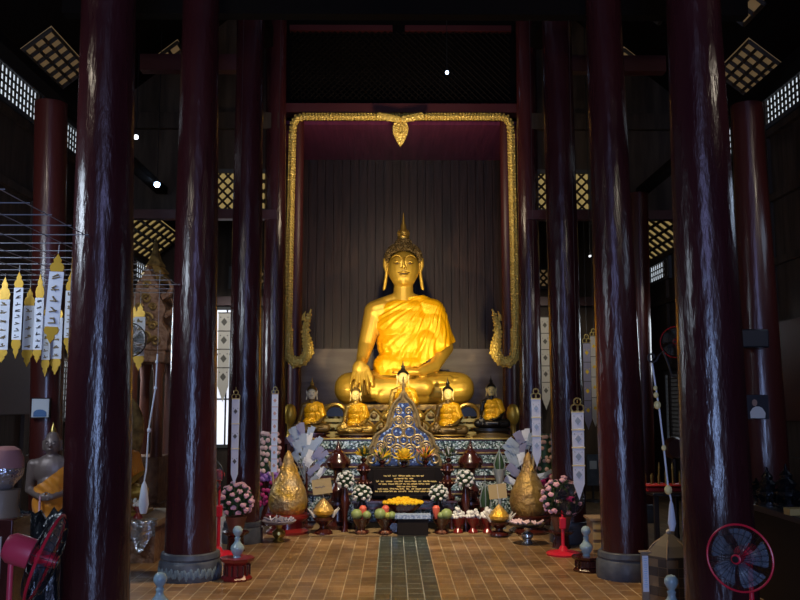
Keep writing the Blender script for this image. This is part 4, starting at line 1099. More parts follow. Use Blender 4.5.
net = MB()
for i in range(10): x = -4.84+i*.2825; net.tube([(x,4.7,2.9),(x,9.45,2.9)],.0035,4)
for i in range(15): y = 4.75+i*.335; net.tube([(-4.88,y,2.9),(-2.27,y,2.9)],.0035,4)
solo('string_net', net, 'wire', 'net of pale strings stretched overhead, from which the zodiac banners hang', 'net')

def tung(label, px, yh, y1, yt, w, Y, segs, group, thread_top=5.88, m='white_cloth', edge='gold_line', dots=None, seed=0, pointed=True, ornament=True):
    k = Y/FPX; top = zf(yh,Y); o = thing('cloth_banner',label,'banner',(XX(px,Y,(y1+yt)/2),Y,top),group=group)
    W_ = w*k; a = zf(y1,Y)-top; c = zf(yt,Y)-top; H = a-c; b = c+(W_*1.3 if pointed else 0)
    part('cord', MB().tube([(0,0,0),(0,0,thread_top-top)],.002,4), 'iron', o)
    if ornament:
        h = MB()
        for sg in (-1,1): h.tube([(sg*W_*.25+W_*.3*math.cos(t),0,a+W_*.32+W_*.3*math.sin(t)) for t in [2*PI*i/10 for i in range(10)]],W_*.06,5,closed=True)
        h.tube([(W_*.3*math.cos(t),0,a+W_*.85+W_*.3*math.sin(t)) for t in [2*PI*i/10 for i in range(10)]],W_*.06,5,closed=True)
        h.tube([(0,0,a+W_),(0,0,0)],W_*.05,5)
        part('wire_hook', h, 'brass', o)
    strip = [(-W_/2,a),(-W_*.46,b)]+([(0,c)] if pointed else [])+[(W_*.46,b),(W_/2,a)]
    part('cloth_strip', MB().prism(strip,-.004,.004), m, o, smooth=0)
    e = MB(); d = MB()
    for i in range(segs):
        z = a-(a-b)*i/segs; e.box((0,0,z),(W_*1.08,.012,W_*.10)); zc2 = z-(a-b)/segs/2
        r = W_*.26; d.prism([(0,zc2+r*1.3),(r,zc2),(0,zc2-r*1.3),(-r,zc2)],-.0065,-.003)
        for sg in (-1,1): d.ell((sg*W_*.3,-.004,zc2+r*1.5),(r*.2,.003,r*.2),6,4)
    part('gilt_bands', e, edge, o, smooth=0); part('diamond_pattern', d, dots or 'silver_paper', o, smooth=0)
gN='long cloth banners hanging in the nave'
tung('narrow printed cloth banner hanging before the reddish lacquer pillar',235,387,399,484,7.5,9.2,3,gN,dots='print_ink')
tung('slim white candle-like banner beside the pink flower column',274.5,386,394,472,6.2,9.2,6,gN,dots='peach_flower',edge='peach_flower',pointed=False)
tung('wide pale blue cloth banner with gold bands over the long-necked gourd',536.5,388,399,467,9,9.2,3,gN)
tung('longest bright cloth banner with pointed end over the smoky standing fan',578.5,403,412,500,12,9.2,4,gN)
gB='diamond-printed banners hanging at the back of the aisles'
tung('wide diamond-printed banner lit from behind, between the flower-carved pillar and the reddish one',223.5,308,313,402,12,16.9,4,gB,3.6,'cream_cloth','print_ink',dots='print_ink',ornament=False)
tung('diamond-printed banner seen between the two pillars right behind the wide pale banner',545.5,312,317,410,8.5,16.9,5,gB,3.6,'cream_cloth','print_ink',dots='print_ink',ornament=False)
bpy.data.objects['cloth_banner.005']['label'] = 'diamond-printed banner showing in the slit beside the pillar behind the wide pale banner'
tung('grey diamond banner with yellow dots, the shorter of a pair behind the longest banner',587.5,337,343,430,7.5,13.12,4,gB,4.48,'silver_lilac','print_ink',dots='yellow_flower',ornament=True)
tung('pale diamond banner with yellow dots, the taller of a pair behind the longest banner',594.5,330,336,427,6.5,13.12,4,gB,4.48,'cream_cloth','print_ink',dots='yellow_flower',ornament=True)
# tassels on strings
def tassel(label, pts, Y, tz_, r, topz=None, beads=()):
    P0 = pts[0]; o = thing('feather_tassel',label,'tassel',(XX(P0[0],Y,P0[1]),Y,zf(P0[1],Y)),group='white feather tassels on strings'); k = Y/FPX; z0_ = zf(P0[1],Y)
    L = [((x-P0[0])*k,0,zf(y,Y)-z0_) for x,y in pts]
    if topz: part('hanging_thread', MB().tube([(0,0,topz-z0_),(0,0,0)],.0022,4), 'wire', o)
    part('string', MB().tube(L,.007,6), 'white_cloth', o)
    a = Vector(L[-1]); d = Vector((a-Vector(L[-2]))).normalized(); n = tz_*k
    prof = [(.004,0),(r*.5,-n*.15),(r*.8,-n*.45),(r,-n*.75),(r*.6,-n)]
    part('feathers', MB().lathe([(rr,zz) for rr,zz in reversed(prof)],a,14), 'feather', o)
    for x,y,rr in beads: part('bead', MB().ell(((x-P0[0])*k,0,zf(y,Y)-z0_),(rr*k,rr*k,rr*k*1.2),8,6), 'gold_line' if P0[0] > 400 else 'white_cloth', o)
tassel('white feather tassel on a long string before the carved pavilion posts',[(157.5,354),(156.7,387),(151,430),(150,470),(148.5,480)],7.8,32,.045,2.9,((157,362,1.6),(156.5,388,1.8),(151.5,430,2.2)))
tassel('white and gold tassel string hanging from the iron scroll hook',[(652,363),(655,388),(658,412),(661,448),(664,489),(666.5,500)],6.78,30,.03,None,((654.5,388,2.2),(655,395,2.6),(656,405,3.6),(661,448,2.5),(664,490,4)))
# iron scroll hook fixed to the pillar
Y = 6.78; k = Y/FPX; cx_,cz_ = XX(652,Y,357),zf(357,Y)
pts = [(cx_+r_*k*math.cos(t),Y,cz_+r_*k*math.sin(t)) for t,r_ in [(-1.6+i*.5,1.2+i*.30) for i in range(21)]]
e_ = [(XX(663,Y,350),Y,zf(351,Y)),(XX(668,Y,362),Y,zf(363,Y)),(XX(672,Y,374),Y,zf(376,Y)),(XX(688,Y,380),Y-.06,zf(381,Y)),(XX(705,Y,380),Y-.16,zf(381,Y))]
o = solo('scroll_hook', MB().tube(pts[:17]+e_,.008,6), 'iron', 'black wrought-iron scroll hook curling out from behind the pillar with the facing fan', 'hook')
# the net has nothing under it: threads tie it to walls and pillars

# ================================================================ FANS
def fan(label, head, R, rz, rx, rim, base_z=0., pole=True, polem='red_plastic', bladem='smoke_blade', motorm='red_plastic', wires=30, bracket=None, hub='red_plastic', group='electric fans', basem=None, wirem='black_plastic'):
    hx,hy,hz = head
    d = Matrix.Rotation(rz,3,'Z') @ Matrix.Rotation(rx,3,'X')
    back = d @ Vector((0,.17,0)); px_,py_ = hx+back.x, hy+back.y; pz = hz+back.z
    o = thing('standing_fan' if pole else 'tall_pole_fan',label,'fan',(px_,py_,base_z if pole else pz),group=group)
    off = Vector((hx,hy,hz))-Vector(o.location); M4 = Matrix.Translation(off) @ d.to_4x4()
    def pt(n,mb,m,smooth=35): return part(n, mb.xf(M4), m, o, smooth=smooth)
    c = MB(); rr = []
    for sgn in (-1,1):
        for q in range(wires):
            an = 2*PI*q/wires; pts = [(r_*math.cos(an),y_*sgn if sgn<0 else y_,r_*math.sin(an)) for r_,y_ in ((R*.16,.055),(R*.55,.052),(R*.88,.03),(R*.985,.0))]
            c.tube(pts,.0016,4)
        for r_,y_ in ((R*.45,.053),(R*.75,.042)): c.tube([(r_*math.cos(t),sgn*y_,r_*math.sin(t)) for t in [2*PI*i/30 for i in range(30)]],.0016,4,closed=True)
    cg = pt('cage', c, wirem)
    pt('rim', MB().tube([(R*math.cos(t),0,R*math.sin(t)) for t in [2*PI*i/48 for i in range(48)]],R*.035,8,closed=True), rim)
    for b in range(5):
        a0 = 2*PI*b/5; vs = []; fs = []; nr,na = 7,6
        for lay in (0,1):
            for i in range(nr+1):
                for j in range(na+1):
                    r_ = R*(.16+.72*i/nr); sw = (.98 if i < nr else .86)*(1-.25*(1-i/nr)); a = a0+sw*(j/na-.5)+.25*i/nr
                    vs.append((r_*math.cos(a),.018*(j/na-.5)*2*(1.1-i/nr*.4)+lay*.003,r_*math.sin(a)))
        st = (nr+1)*(na+1)
        for i in range(nr):
            for j in range(na):
                p = i*(na+1)+j; fs.append((p,p+1,p+na+2,p+na+1)); fs.append((st+p,st+p+na+1,st+p+na+2,st+p+1))
        pt('blade', MB().add(vs,fs), bladem)
    RY = Matrix.Rotation(PI/2,3,'X')
    pt('hub', MB().lathe([(R*.15,-.045),(R*.17,.03),(R*.15,.058),(R*.10,.062)],n=20,R=RY), hub)
    pt('hub_cap', MB().lathe([(R*.10,.058),(R*.10,.068),(.004,.070)],n=20,R=RY), 'black_plastic')
    pt('motor', MB().lathe([(R*.2,-.05),(R*.34,-.065),(R*.34,-.17),(R*.25,-.2),(.01,-.205)],n=20,R=RY), motorm)
    if pole:
        pb = -Vector((0,0,0)); zt3 = pz-base_z
        part('pole', MB().tube([(0,0,.02),(0,0,zt3*.55)],.02,12).tube([(0,0,zt3*.5),(0,0,zt3)],.014,12), polem, o)
        part('control_box', MB().box((0,0,zt3*.55),(.075,.06,.13)), polem, o, bevel=.012)
        part('base', MB().lathe([(.19,0),(.195,.02),(.17,.035),(.06,.05),(.03,.1)],n=30), basem or polem, o)
    elif bracket:
        q_ = Vector(bracket)-Vector(o.location); part('pole', MB().tube([(0,0,0),q_,(q_.x,q_.y,-o.location.z)],.018,8).lathe([(.2,0),(.18,.03),(.03,.06)],(q_.x,q_.y,-o.location.z),20), 'iron', o)
    return o
fan('red-rimmed standing fan facing out in front of the massive pillar, dark hub badge', (XX(739.5,5.2,558),5.2,zf(558.5,5.2)), 32*5.2/FPX, -.72, -.0, 'red_plastic')
fan('red and black standing fan turned side-on at the picture corner', (XX(45,4.5,560),4.5,zf(558,4.5)), 43*4.5/FPX, 1.72, .34, 'red_plastic', polem='red_plastic_pale', motorm='red_plastic_pale')
fan('red standing fan with smoky disc in front of the pink flower pot', (XX(570,10.1,499),10.1,zf(499,10.1)), 16.5*10.1/FPX, .35, 0, 'black_plastic', motorm='black_plastic', hub='magenta_flower', bladem='smoke_dark')
fan('red standing fan mostly hidden behind the flower-carved pillar', (XX(210,10.1,476),10.1,zf(476,10.1)), 17*10.1/FPX, -.5, 0, 'black_plastic')
fan('high fan with red rim between two lacquer pillars, above the scroll hook', (XX(676,8.9,342),8.9,zf(342,8.9)), 15.5*8.9/FPX, -.5, 0, 'red_plastic', pole=False, bracket=(XX(692,9.1,340),9.1,zf(342,8.9)))
fan('high black fan with red hub beside the banners between two dark pillars', (XX(129,8.9,340),8.9,zf(340,8.9)), 17*8.9/FPX, .5, 0, 'black_plastic', pole=False, bracket=(XX(112,9.1,340),9.1,zf(340,8.9)))

# ================================================================ AISLE ON THE STATUE SIDE
# standing monk image
def standing_image():
    b = MB()
    b.cap((0,0,.70),(0,0,1.0),.125,.12); b.ell((0,0,1.13),(.165,.10,.15),18,12); b.cap((-.12,0,1.18),(.12,0,1.18),.06,.06)
    b.cap((0,0,1.18),(0,-.005,1.30),.05,.045); b.ell((0,-.01,1.365),(.076,.085,.10),18,12); b.ell((0,.0,1.44),(.055,.06,.045)); 
    for s_ in (-1,1):
        b.cap((s_*.07,0,.72),(s_*.075,-.01,.42),.085,.06); b.cap((s_*.075,-.01,.42),(s_*.075,.01,.08),.058,.038); b.cap((s_*.075,.02,.035),(s_*.08,-.13,.03),.036,.026)
        b.cap((s_*.165,0,1.18),(s_*.19,.02,.95),.052,.042); b.cap((s_*.19,.02,.95),(s_*.06,-.15,.90),.040,.028)
        b.ell((s_*.04,-.165,.90),(.04,.022,.03)); b.cap((s_*.078,0,1.39),(s_*.083,0,1.31),.014,.010)
        for f_ in range(4): b.cap((s_*.03,-.175,.915-.013*f_),(-s_*.025,-.185,.91-.013*f_),.010,.008)
        b.cap((s_*.03,-.165,.925),(s_*.0,-.175,.945),.010,.008)
    b.cap((0,-.09,1.375),(0,-.105,1.35),.010,.014)
    body = remesh(b,.009,4,.5,'monk_body'); body.materials.clear(); body.materials.append(MATS['bronze_skin'])
    r = MB(); r.cap((0,0,.18),(0,0,1.0),.17,.15); r.ell((0,0,1.12),(.18,.125,.165),18,12); r.cap((.11,0,1.18),(.165,0,1.17),.085,.075); r.cap((.165,0,1.18),(.2,.02,.95),.07,.065); r.cap((.2,0,.95),(.12,-.08,.6),.07,.06)
    rb = remesh(r,.012,5,.5,'monk_robe'); rb.materials.clear(); rb.materials.append(MATS['robe_dull'])
    cutmesh(rb, Vector((0,0,1.10)), Vector((-.55,-.2,.75)))
    for v in rb.vertices:
        n_ = Vector((v.co.x,v.co.y,0)); n_ = n_.normalized() if n_.length else n_
        v.co += n_*(.007*math.sin((v.co.x*.8+v.co.z)*55+noise.noise(v.co*5)*4))
    return body, rb
bo, rb = standing_image()
Y = 8.2; o = thing('standing_monk_statue','bronze standing monk statue in yellow robe, hands joined, holding a pink stick','statue',(XX(51,Y,480),Y,0),.15)
o.scale = (1.0,1.0,1.0)
zs = zf(431,Y)/1.485; o.scale = (zs,zs,zs)
link('body', bo, o); link('robe', rb, o)
fx = MB()
for s_ in (-1,1): fx.ell((s_*.030,-.083,1.375),(.018,.010,.008),8,6); fx.tube([(s_*.012,-.09,1.392),(s_*.03,-.088,1.400),(s_*.052,-.075,1.39)],.004,5)
fx.tube([(-.025,-.086,1.325),(0,-.094,1.322),(.025,-.086,1.325)],[.004,.007,.004],6)
part('face', fx, 'bronze_skin', o)
part('finial', MB().lathe([(.03,1.47),(.026,1.50),(.012,1.53),(.002,1.57)],n=12), 'brass', o)
solo('pink_stick', MB().tube([(0,0,-.16),(0,0,.03)],.010,8).ell((0,0,-.18),(.014,.014,.025),8,6), 'pink_flower', 'short pink stick with white tip held in the monk statue\'s hands', 'stick', (o.location.x-.02,Y-.19*zs,.88*zs))
# black plastic covered heap
n_ = 30; vs = []; fs = []
for i in range(n_):
    for j in range(n_):
        x = -1+2*i/(n_-1); y = -1+2*j/(n_-1); e_ = max(abs(x),abs(y)); h = .40*(1 if e_ < .72 else max(0,1-(e_-.72)/.28))
        h *= .85+.25*noise.noise(Vector((x*3,y*3,2)))+.12*abs(noise.noise(Vector((x*9,y*9,5)))); vs.append((x*.48,y*.5,h+.0))
for i in range(n_-1):
    for j in range(n_-1): fs.append((i*n_+j,(i+1)*n_+j,(i+1)*n_+j+1,i*n_+j+1))
hp_ = solo('black_tarpaulin', MB().add(vs,fs), 'black_bag', 'crumpled shiny black plastic sheet over a low heap below the monk statue', 'plastic sheet', (XX(20,6.9,530),7.0,0), smooth=60)
hp_.scale.z = (zf(520,6.6))/.40
# pink topped pot on cabinet
Y = 6.2; k = Y/FPX; x = XX(3,Y,470); zb_ = zf(489,Y); H = zf(447,Y)-zb_
o = thing('covered_jar','pink-topped jar with silver patterned flank at the picture edge','jar',(x,Y,zb_+.005)); r = 19*k
part('jar', MB().lathe([(r*.5,0),(r*.62,H*.1),(r*.98,H*.3),(r*1.02,H*.5)],n=28), 'foil', o)
part('lid', MB().lathe([(r*1.02,H*.5),(r*1.0,H*.72),(r*.8,H*.92),(r*.5,H),(.01,H*1.0)],n=28), 'pink_pot', o)
o = thing('jar_stand','brown wooden pedestal cabinet under the pink-topped jar','stand',(x,Y,0))
part('cabinet', MB().box((0,0,zb_*.42),(.30,.30,zb_*.84)), 'lacquer_bowl', o, bevel=.01)
part('beige_neck', MB().lathe([(.13,zb_*.84),(.11,zb_*.9),(.12,zb_)],n=20), 'beige_wood', o)
part('pale_panel', MB().box((.03,-.155,zb_*.62),(.10,.012,zb_*.24)), 'cream_cloth', o, smooth=0)
# platform with seated buddha
xl, xr = -3.72, -2.68; zpt = zf(519,9.9)
o = thing('low_platform','low wooden platform wrapped in crumpled silver foil, between the two dark pillars','platform',((xl+xr)/2,10.35,0))
part('plank_top', MB().box((0,0,zpt-.03),(xr-xl,1.2,.06)), 'beige_wood', o, bevel=.008)
part('body', MB().box((0,0,(zpt-.06)/2),(xr-xl-.08,1.12,zpt-.06)), 'carved_wood', o, smooth=0)
vs = []; fs = []; n1,n2 = 40,14
for i in range(n1+1):
    for j in range(n2+1):
        x = -.5+1.0*i/n1; t = j/n2
        y = -.45-.17*min(1,t*3) - (.02*math.sin(x*40)+.03*noise.noise(Vector((x*9,t*3,1)))); z = zpt+.012-max(0,t-.33)*.38*(1+.35*math.sin(x*23)); vs.append((x,y,z+.012*noise.noise(Vector((x*14,t*8,3)))))
for i in range(n1):
    for j in range(n2): p = i*(n2+1)+j; fs.append((p,p+n2+1,p+n2+2,p+1))
part('foil_skirt', MB().add(vs,fs), 'foil', o, smooth=60)
q = P(121,498,10.4)
o = thing('gilt_stand','gilded lotus stand under the robed buddha on the foil-wrapped platform','stand',(q.x,10.4,zpt)); H = q.z-zpt
part('plinth', MB().box((0,0,.02),(.62,.5,.04)), 'gold', o, bevel=.006)
part('lotus', MB().lathe([(.30,0),(.31,H*.12),(.24,H*.25),(.22,H*.45),(.30,H*.65),(.31,H*.8),(.25,H)],n=24,sy=.8), 'gold_leaf', o)
seated_buddha('seated gilt buddha in saffron robe peeping out from behind the massive pillar',121,497,10.4,.0050,skin='gold',facem='face_gold',robem='robe_dull')
x = XX(138.5,9.95,500)
o = thing('red_goblet','dark red goblet heaped with white blossoms on the foil-wrapped platform','goblet',(x,9.95,zpt+.01))
h = zf(506,9.95)-zpt
part('cup', MB().lathe([(.055,0),(.05,.015),(.02,h*.4),(.05,h*.8),(.062,h)],n=18), 'red_lacquer', o)
mb = MB(); rn = random.Random(9)
for i in range(22): mb.ell((rn.uniform(-.05,.05),rn.uniform(-.05,.05),h+rn.uniform(.0,.07)),(.02,.02,.018),6,4)
part('blossoms', mb, 'white_flower', o)
# carved leaf-shaped board
Y = 11.05; k = Y/FPX; z_ = zf(449,Y); H = zf(398,Y)-z_; w = 12*k
solo('carved_leaf_board', MB().prism([(-w*.7,-z_+zpt*0),(-w*.75,0),(-w,H*.3),(-w*.9,H*.6),(-w*.45,H*.85),(0,H),(w*.45,H*.85),(w*.9,H*.6),(w,H*.3),(w*.75,0),(w*.7,-z_)],-.02,.04), 'gold_old', 'dark leaf-shaped carved board standing behind the robed buddha', 'carving', (XX(132,Y,430),Y,z_), smooth=0, bevel=.01)
# carved pavilion (pulpit)
Y = 12.2; k = Y/FPX; px0 = 151
o = thing('carved_pavilion','tall carved teak pulpit pavilion with tiered spire and flame-edged gable','pavilion',(XX(px0,Y,400),Y,0))
def Z(p): return zf(p,Y)
wb = 20*k
part('base', MB().box((0,0,Z(520)*.5),(wb*2.2,.9,Z(520))).box((0,0,Z(505)),(wb*1.9,.8,.12)).box((0,0,(Z(505)+Z(455))/2),(wb*1.6,.7,Z(455)-Z(505))), 'carved_wood', o, bevel=.012)
for sx in (-1,1):
    for yy in (-.3,.3): part('post', MB().lathe([(.085,Z(455)),(.075,Z(450)),(.065,Z(380)),(.085,Z(366)),(.10,Z(362))],(sx*(wb*.62),yy,0),14), 'post_wood', o)
part('frieze', MB().box((0,0,Z(358)),(wb*2.0,.8,Z(352)-Z(364))), 'carved_wood', o, bevel=.02)
g_ = [(-wb*1.05,Z(352)),(-wb*1.15,Z(335)),(-wb*.8,Z(325)),(-wb*.95,Z(310)),(-wb*.6,Z(300)),(-wb*.55,Z(288)),(-wb*.25,Z(280)),(0,Z(268))]
part('gable', MB().prism(g_+[(-a,b) for a,b in reversed(g_[:-1])],-.38,.38), 'carved_wood', o, smooth=0, bevel=.02)
cv = MB()
for i,(a,b,r_) in enumerate(((0,340,.10),(-.14,343,.07),(.14,343,.07),(0,322,.10),(-.1,328,.06),(.1,328,.06),(0,302,.07),(-.09,310,.05),(.09,310,.05),(0,288,.05))):
    cv.tube([(a+r_*(1-j/22)*math.cos(j*.5)*(1 if i%2 else -1),-.40,Z(b)+r_*(1-j/22)*math.sin(j*.5)) for j in range(18)],.02,6)
part('scroll_carving_pattern', cv, 'gold_old', o)
for sg in (-1,1):
    for (a,p0) in ((1.1,350),(1.12,334),(.85,318),(.68,300)):
        q = Vector((sg*wb*a,-.3,Z(p0))); part('flame_finial', MB().tube([q,q+Vector((sg*.10,0,.05)),q+Vector((sg*.13,0,.14)),q+Vector((sg*.07,0,.24))],[.05,.045,.03,.004],8), 'carved_wood', o)
part('spire', MB().lathe([(.20,Z(284)),(.24,Z(282)),(.17,Z(276)),(.20,Z(274)),(.13,Z(268)),(.15,Z(267)),(.09,Z(261)),(.05,Z(252)),(.025,Z(244)),(.002,Z(236))],n=8), 'gold_old', o, smooth=20)
# boards and pictures
o = solo('wall_board', MB().box((0,0,0),(.05,2.0,.80)), 'side_panel', 'plain purplish-grey board fixed low on the wall behind the zodiac banners', 'board', (-4.80,10.6,1.97), smooth=0, bevel=.01)
o = solo('wall_board', MB().box((0,0,0),(.05,1.8,1.25)), 'maroon_panel', 'plain brown board fixed to the wall beyond the photograph pillar', 'board', (4.80,10.5,2.12), smooth=0, bevel=.01)
Y = 8.80; k = Y/FPX; o = thing('framed_picture','small picture with blue arc on white, fixed to the aisle pillar behind the banners','picture',(XX(41,Y,408),Y,zf(408,Y)))
part('frame', MB().box((0,0,0),(19*k,.03,20*k)), 'plaque_black', o, smooth=0); part('sheet', MB().box((0,-.017,0),(17*k,.004,18*k)), 'poster_white', o, smooth=0)
part('blue_arc', MB().prism([(.065*math.cos(t),.065*math.sin(t)*.55-.05) for t in [PI*i/10 for i in range(11)]]+[(-.065,-.085),(.065,-.085)],-.022,-.0195), 'poster_blue', o, smooth=0)
o = thing('framed_photograph','small photograph of a man in a white shirt fixed to the aisle pillar','photograph',(XX(757,Y,407),Y,zf(407,Y)))
part('backing', MB().box((0,0,0),(22*k,.03,24*k)), 'photo_bg', o, smooth=0)
part('shirt', MB().prism([(-.075,-.11),(-.078,-.05),(-.05,-.01),(-.02,.005),(.015,.005),(.045,-.01),(.075,-.06),(.07,-.11)],-.019,-.0155), 'photo_shirt', o, smooth=0)
part('head', MB().prism([(-.03+.026*math.cos(t),.042+.034*math.sin(t)) for t in [2*PI*i/16 for i in range(16)]],-.021,-.0155), 'photo_skin', o, smooth=0)
o = thing('loudspeaker','black box loudspeaker fixed high on the photograph pillar','speaker',(XX(750,8.68,339),8.68,zf(339,8.68)))
part('cabinet', MB().box((0,0,0),(28*k,.24,18*k)), 'black_plastic', o, bevel=.01); part('grille', MB().box((0,-.123,0),(25*k,.006,15*k)), 'iron', o, smooth=0)

# ================================================================ AISLE ON THE FAN SIDE
# shingle-roofed hexagonal box
Y = 7.5; k = Y/FPX; c = Vector((XX(669.5,Y,560),Y,0)); R_ = 23*k
o = thing('donation_hut','hexagonal patchwork wooden box with grey shingle roof and pale corner strips','box',c,.13)
def hexa(r): return [(r*math.cos(PI/3*i),r*math.sin(PI/3*i)) for i in range(6)]
ze = zf(560,Y-.2); za = zf(534,Y)
def frus(r0,z0_,r1,z1_,mb):
    mb.lathe([(r0,z0_),(r1,z1_)],n=6); return mb
part('walls', frus(R_*.93,0,R_*.93,ze,MB()), 'hut_wall', o, smooth=0)
pa = MB(); rn = random.Random(4)
for i in range(6):
    a = Vector((R_*.93*math.cos(PI/3*i),R_*.93*math.sin(PI/3*i),0)); b = Vector((R_*.93*math.cos(PI/3*(i+1)),R_*.93*math.sin(PI/3*(i+1)),0)); nn = ((a+b)/2).normalized()
    for r_ in range(6):
        for cc in range(2):
            if rn.random() < .55:
                p = a.lerp(b,(cc+.5)/2)+nn*.001; p.z = ze*(r_+.5)/6; pa.box(p,((b-a).length*.46,.008,ze/6*.92),rz=math.atan2((b-a).y,(b-a).x))
part('patch_pattern', pa, 'shingle', o, smooth=0)
part('roof', MB().lathe([(R_*1.08,ze-.01),(R_*1.08,ze+.01),(R_*.72,ze+(za-ze)*.5),(R_*.16,za)],n=6), 'shingle', o, smooth=0)
st_ = MB()
for i in range(6):
    x,y = math.cos(PI/3*i),math.sin(PI/3*i)
    st_.tube([(R_*.96*x,R_*.96*y,0),(R_*.96*x,R_*.96*y,ze-.02),(R_*1.10*x,R_*1.10*y,ze),(R_*.74*x,R_*.74*y,ze+(za-ze)*.51),(0,0,za+.005)],.006,5)
part('corner_strips_trim', st_, 'beige_wood', o); part('knob', MB().ell((0,0,za+.015),.022,10,7), 'cream_cloth', o)
k = 7.1/FPX; o = thing('notice_stand','narrow upright wooden stand with pale blue lettered label beside the shingle-roofed box','stand',(XX(645.5,7.1,575),7.1,0))
h1 = zf(553,7.1)
part('post', MB().box((0,.015,h1/2),(.055,.03,h1)).box((0,0,h1+.006),(.09,.06,.015)), 'beige_wood', o, bevel=.004)
part('label', MB().box((0,-.004,zf(574,7.1)),(.045,.008,34*k)), 'white_cloth', o, smooth=0)
mb = MB()
for i in range(14): mb.box((.0,-.009,zf(558.5+i*2.2,7.1)),(.028-.006*(i%3),.003,.007))
part('lettering', mb, 'blue_label', o, smooth=0)
# candle rack on table
o = thing('side_table','dark side table under the gold candle rack','table',(3.12,9.75,0)); zt4 = zf(492,9.5)
part('tabletop', MB().box((0,0,zt4-.02),(1.05,.7,.04)), 'table_dark', o, bevel=.006)
for sx in (-1,1):
    for sy in (-1,1): part('leg', MB().box((sx*.48,sy*.3,(zt4-.04)/2),(.05,.05,zt4-.04)), 'table_dark', o, bevel=.005)
Y = 9.6; k = Y/FPX; o = thing('candle_rack','red tray bristling with short gold candle spikes on the dark side table','candle rack',(XX(663,Y,487),Y,zt4))
hr = zf(483,Y)-zt4
part('tray', MB().box((0,0,hr*.25),(36*k,.22,hr*.5)).box((0,0,hr*.75),(39*k,.25,hr*.22)), 'red_cloth', o, bevel=.008)
for i in range(10):
    x = (-16+3.5*i)*k; hh = hr+(.10 if i < 4 else .17+.05*math.sin(i*2)); part('candle', MB().lathe([(.013,hr*.8),(.011,hh*.7+.02),(.016,hh*.78),(.004,hh)],(x,.05*(-1)**i,0),8), 'brass', o)
Y = 10.15; k = Y/FPX; o = thing('brown_drum','round brown drum on a stand behind the gold candle rack','drum',(XX(674,Y,448),Y,0))
part('drum', MB().lathe([(.10,-.09),(.125,-.03),(.125,.03),(.10,.09)],(0,0,zf(448,Y)),24,R=Matrix.Rotation(PI/2,3,'X')), 'maroon_panel', o)
part('stand', MB().tube([(0,0,0),(0,0,zf(448,Y)-.12)],.03,10).lathe([(.18,0),(.16,.03),(.03,.06)],n=18), 'table_dark', o)
# black ornaments table
zt5 = zf(514,7.3)
o = thing('long_table','long low black-topped table against the aisle, cut by the picture edge','table',(3.93,7.75,0))
part('tabletop', MB().box((0,0,zt5-.025),(1.74,1.8,.05)), 'table_dark', o, bevel=.006)
part('body', MB().box((0,0,(zt5-.05)/2),(1.6,1.7,zt5-.05)), 'plaque_black', o, bevel=.01)
def ornament(label, px, Y, pyt, w, sd):
    k = Y/FPX; o = thing('black_ornament',label,'ornament',(XX(px,Y,500),Y,zt5),group='black lacquer tiered ornaments'); H = zf(pyt,Y)-zt5; r = w*k/2
    part('tiers', MB().lathe([(r,0),(r*1.02,H*.1),(r*.7,H*.16),(r*.9,H*.28),(r*.92,H*.36),(r*.55,H*.44),(r*.7,H*.56),(r*.4,H*.66),(r*.45,H*.75),(r*.16,H*.86),(.004,H)],n=12), 'ornament_black', o, smooth=20)
    fl = MB()
    for i in range(12):
        an = 2*PI*i/12; fl.tube([(r*.95*math.cos(an),r*.95*math.sin(an),H*.1),(r*1.15*math.cos(an),r*1.15*math.sin(an),H*.2),(r*1.0*math.cos(an),r*1.0*math.sin(an),H*.32)],[.014,.012,.003],5)
    part('flame_edge_trim', fl, 'ornament_black', o)
ornament('black tiered ornament standing closest by the massive pillar on the long table',768,7.9,467,24,1)
ornament('tallest black tiered ornament on the long table',787,7.75,464,28,2)
ornament('low black tiered ornament behind the yellow box',757,8.4,478,20,3)
solo('yellow_box', MB().box((0,0,.03),(.16,.12,.055)), 'box_yellow', 'small flat yellow cardboard box on the long black table', 'box', (XX(797,7.2,520),7.2,zt5), bevel=.004, smooth=0)
# small things beyond the pillars
Y = 10.0; o = thing('wooden_crate','tall pale wooden crate standing behind the plain-based pillar','crate',(XX(597,Y,540),Y,0)); h = zf(519,Y)
part('sides', MB().box((0,0,h/2),(.16,.3,h)), 'beige_wood', o, bevel=.006)
mb = MB()
for i in range(4): mb.box((0,-.155,h*(.12+.25*i)),(.15,.012,h*.17))
part('slats', mb, 'card', o, smooth=0); part('top_board', MB().box((0,0,h+.012),(.22,.34,.024)), 'beige_wood', o, smooth=0)
Y = 15.5; k = Y/FPX; o = thing('notice_board','small grey notice board with a white sheet at the end of the aisle','notice board',(XX(593,Y,470),Y,0))
part('board', MB().box((0,0,zf(470,Y)),(12*k,.04,30*k)), 'stone_base', o, smooth=0); part('sheet', MB().box((0,-.025,zf(465,Y)),(7*k,.006,8*k)), 'poster_white', o, smooth=0)
part('post', MB().tube([(0,.03,0),(0,.03,zf(470,Y))],.02,8).lathe([(.15,0),(.14,.03),(.02,.05)],(0,.03,0),14), 'iron', o)
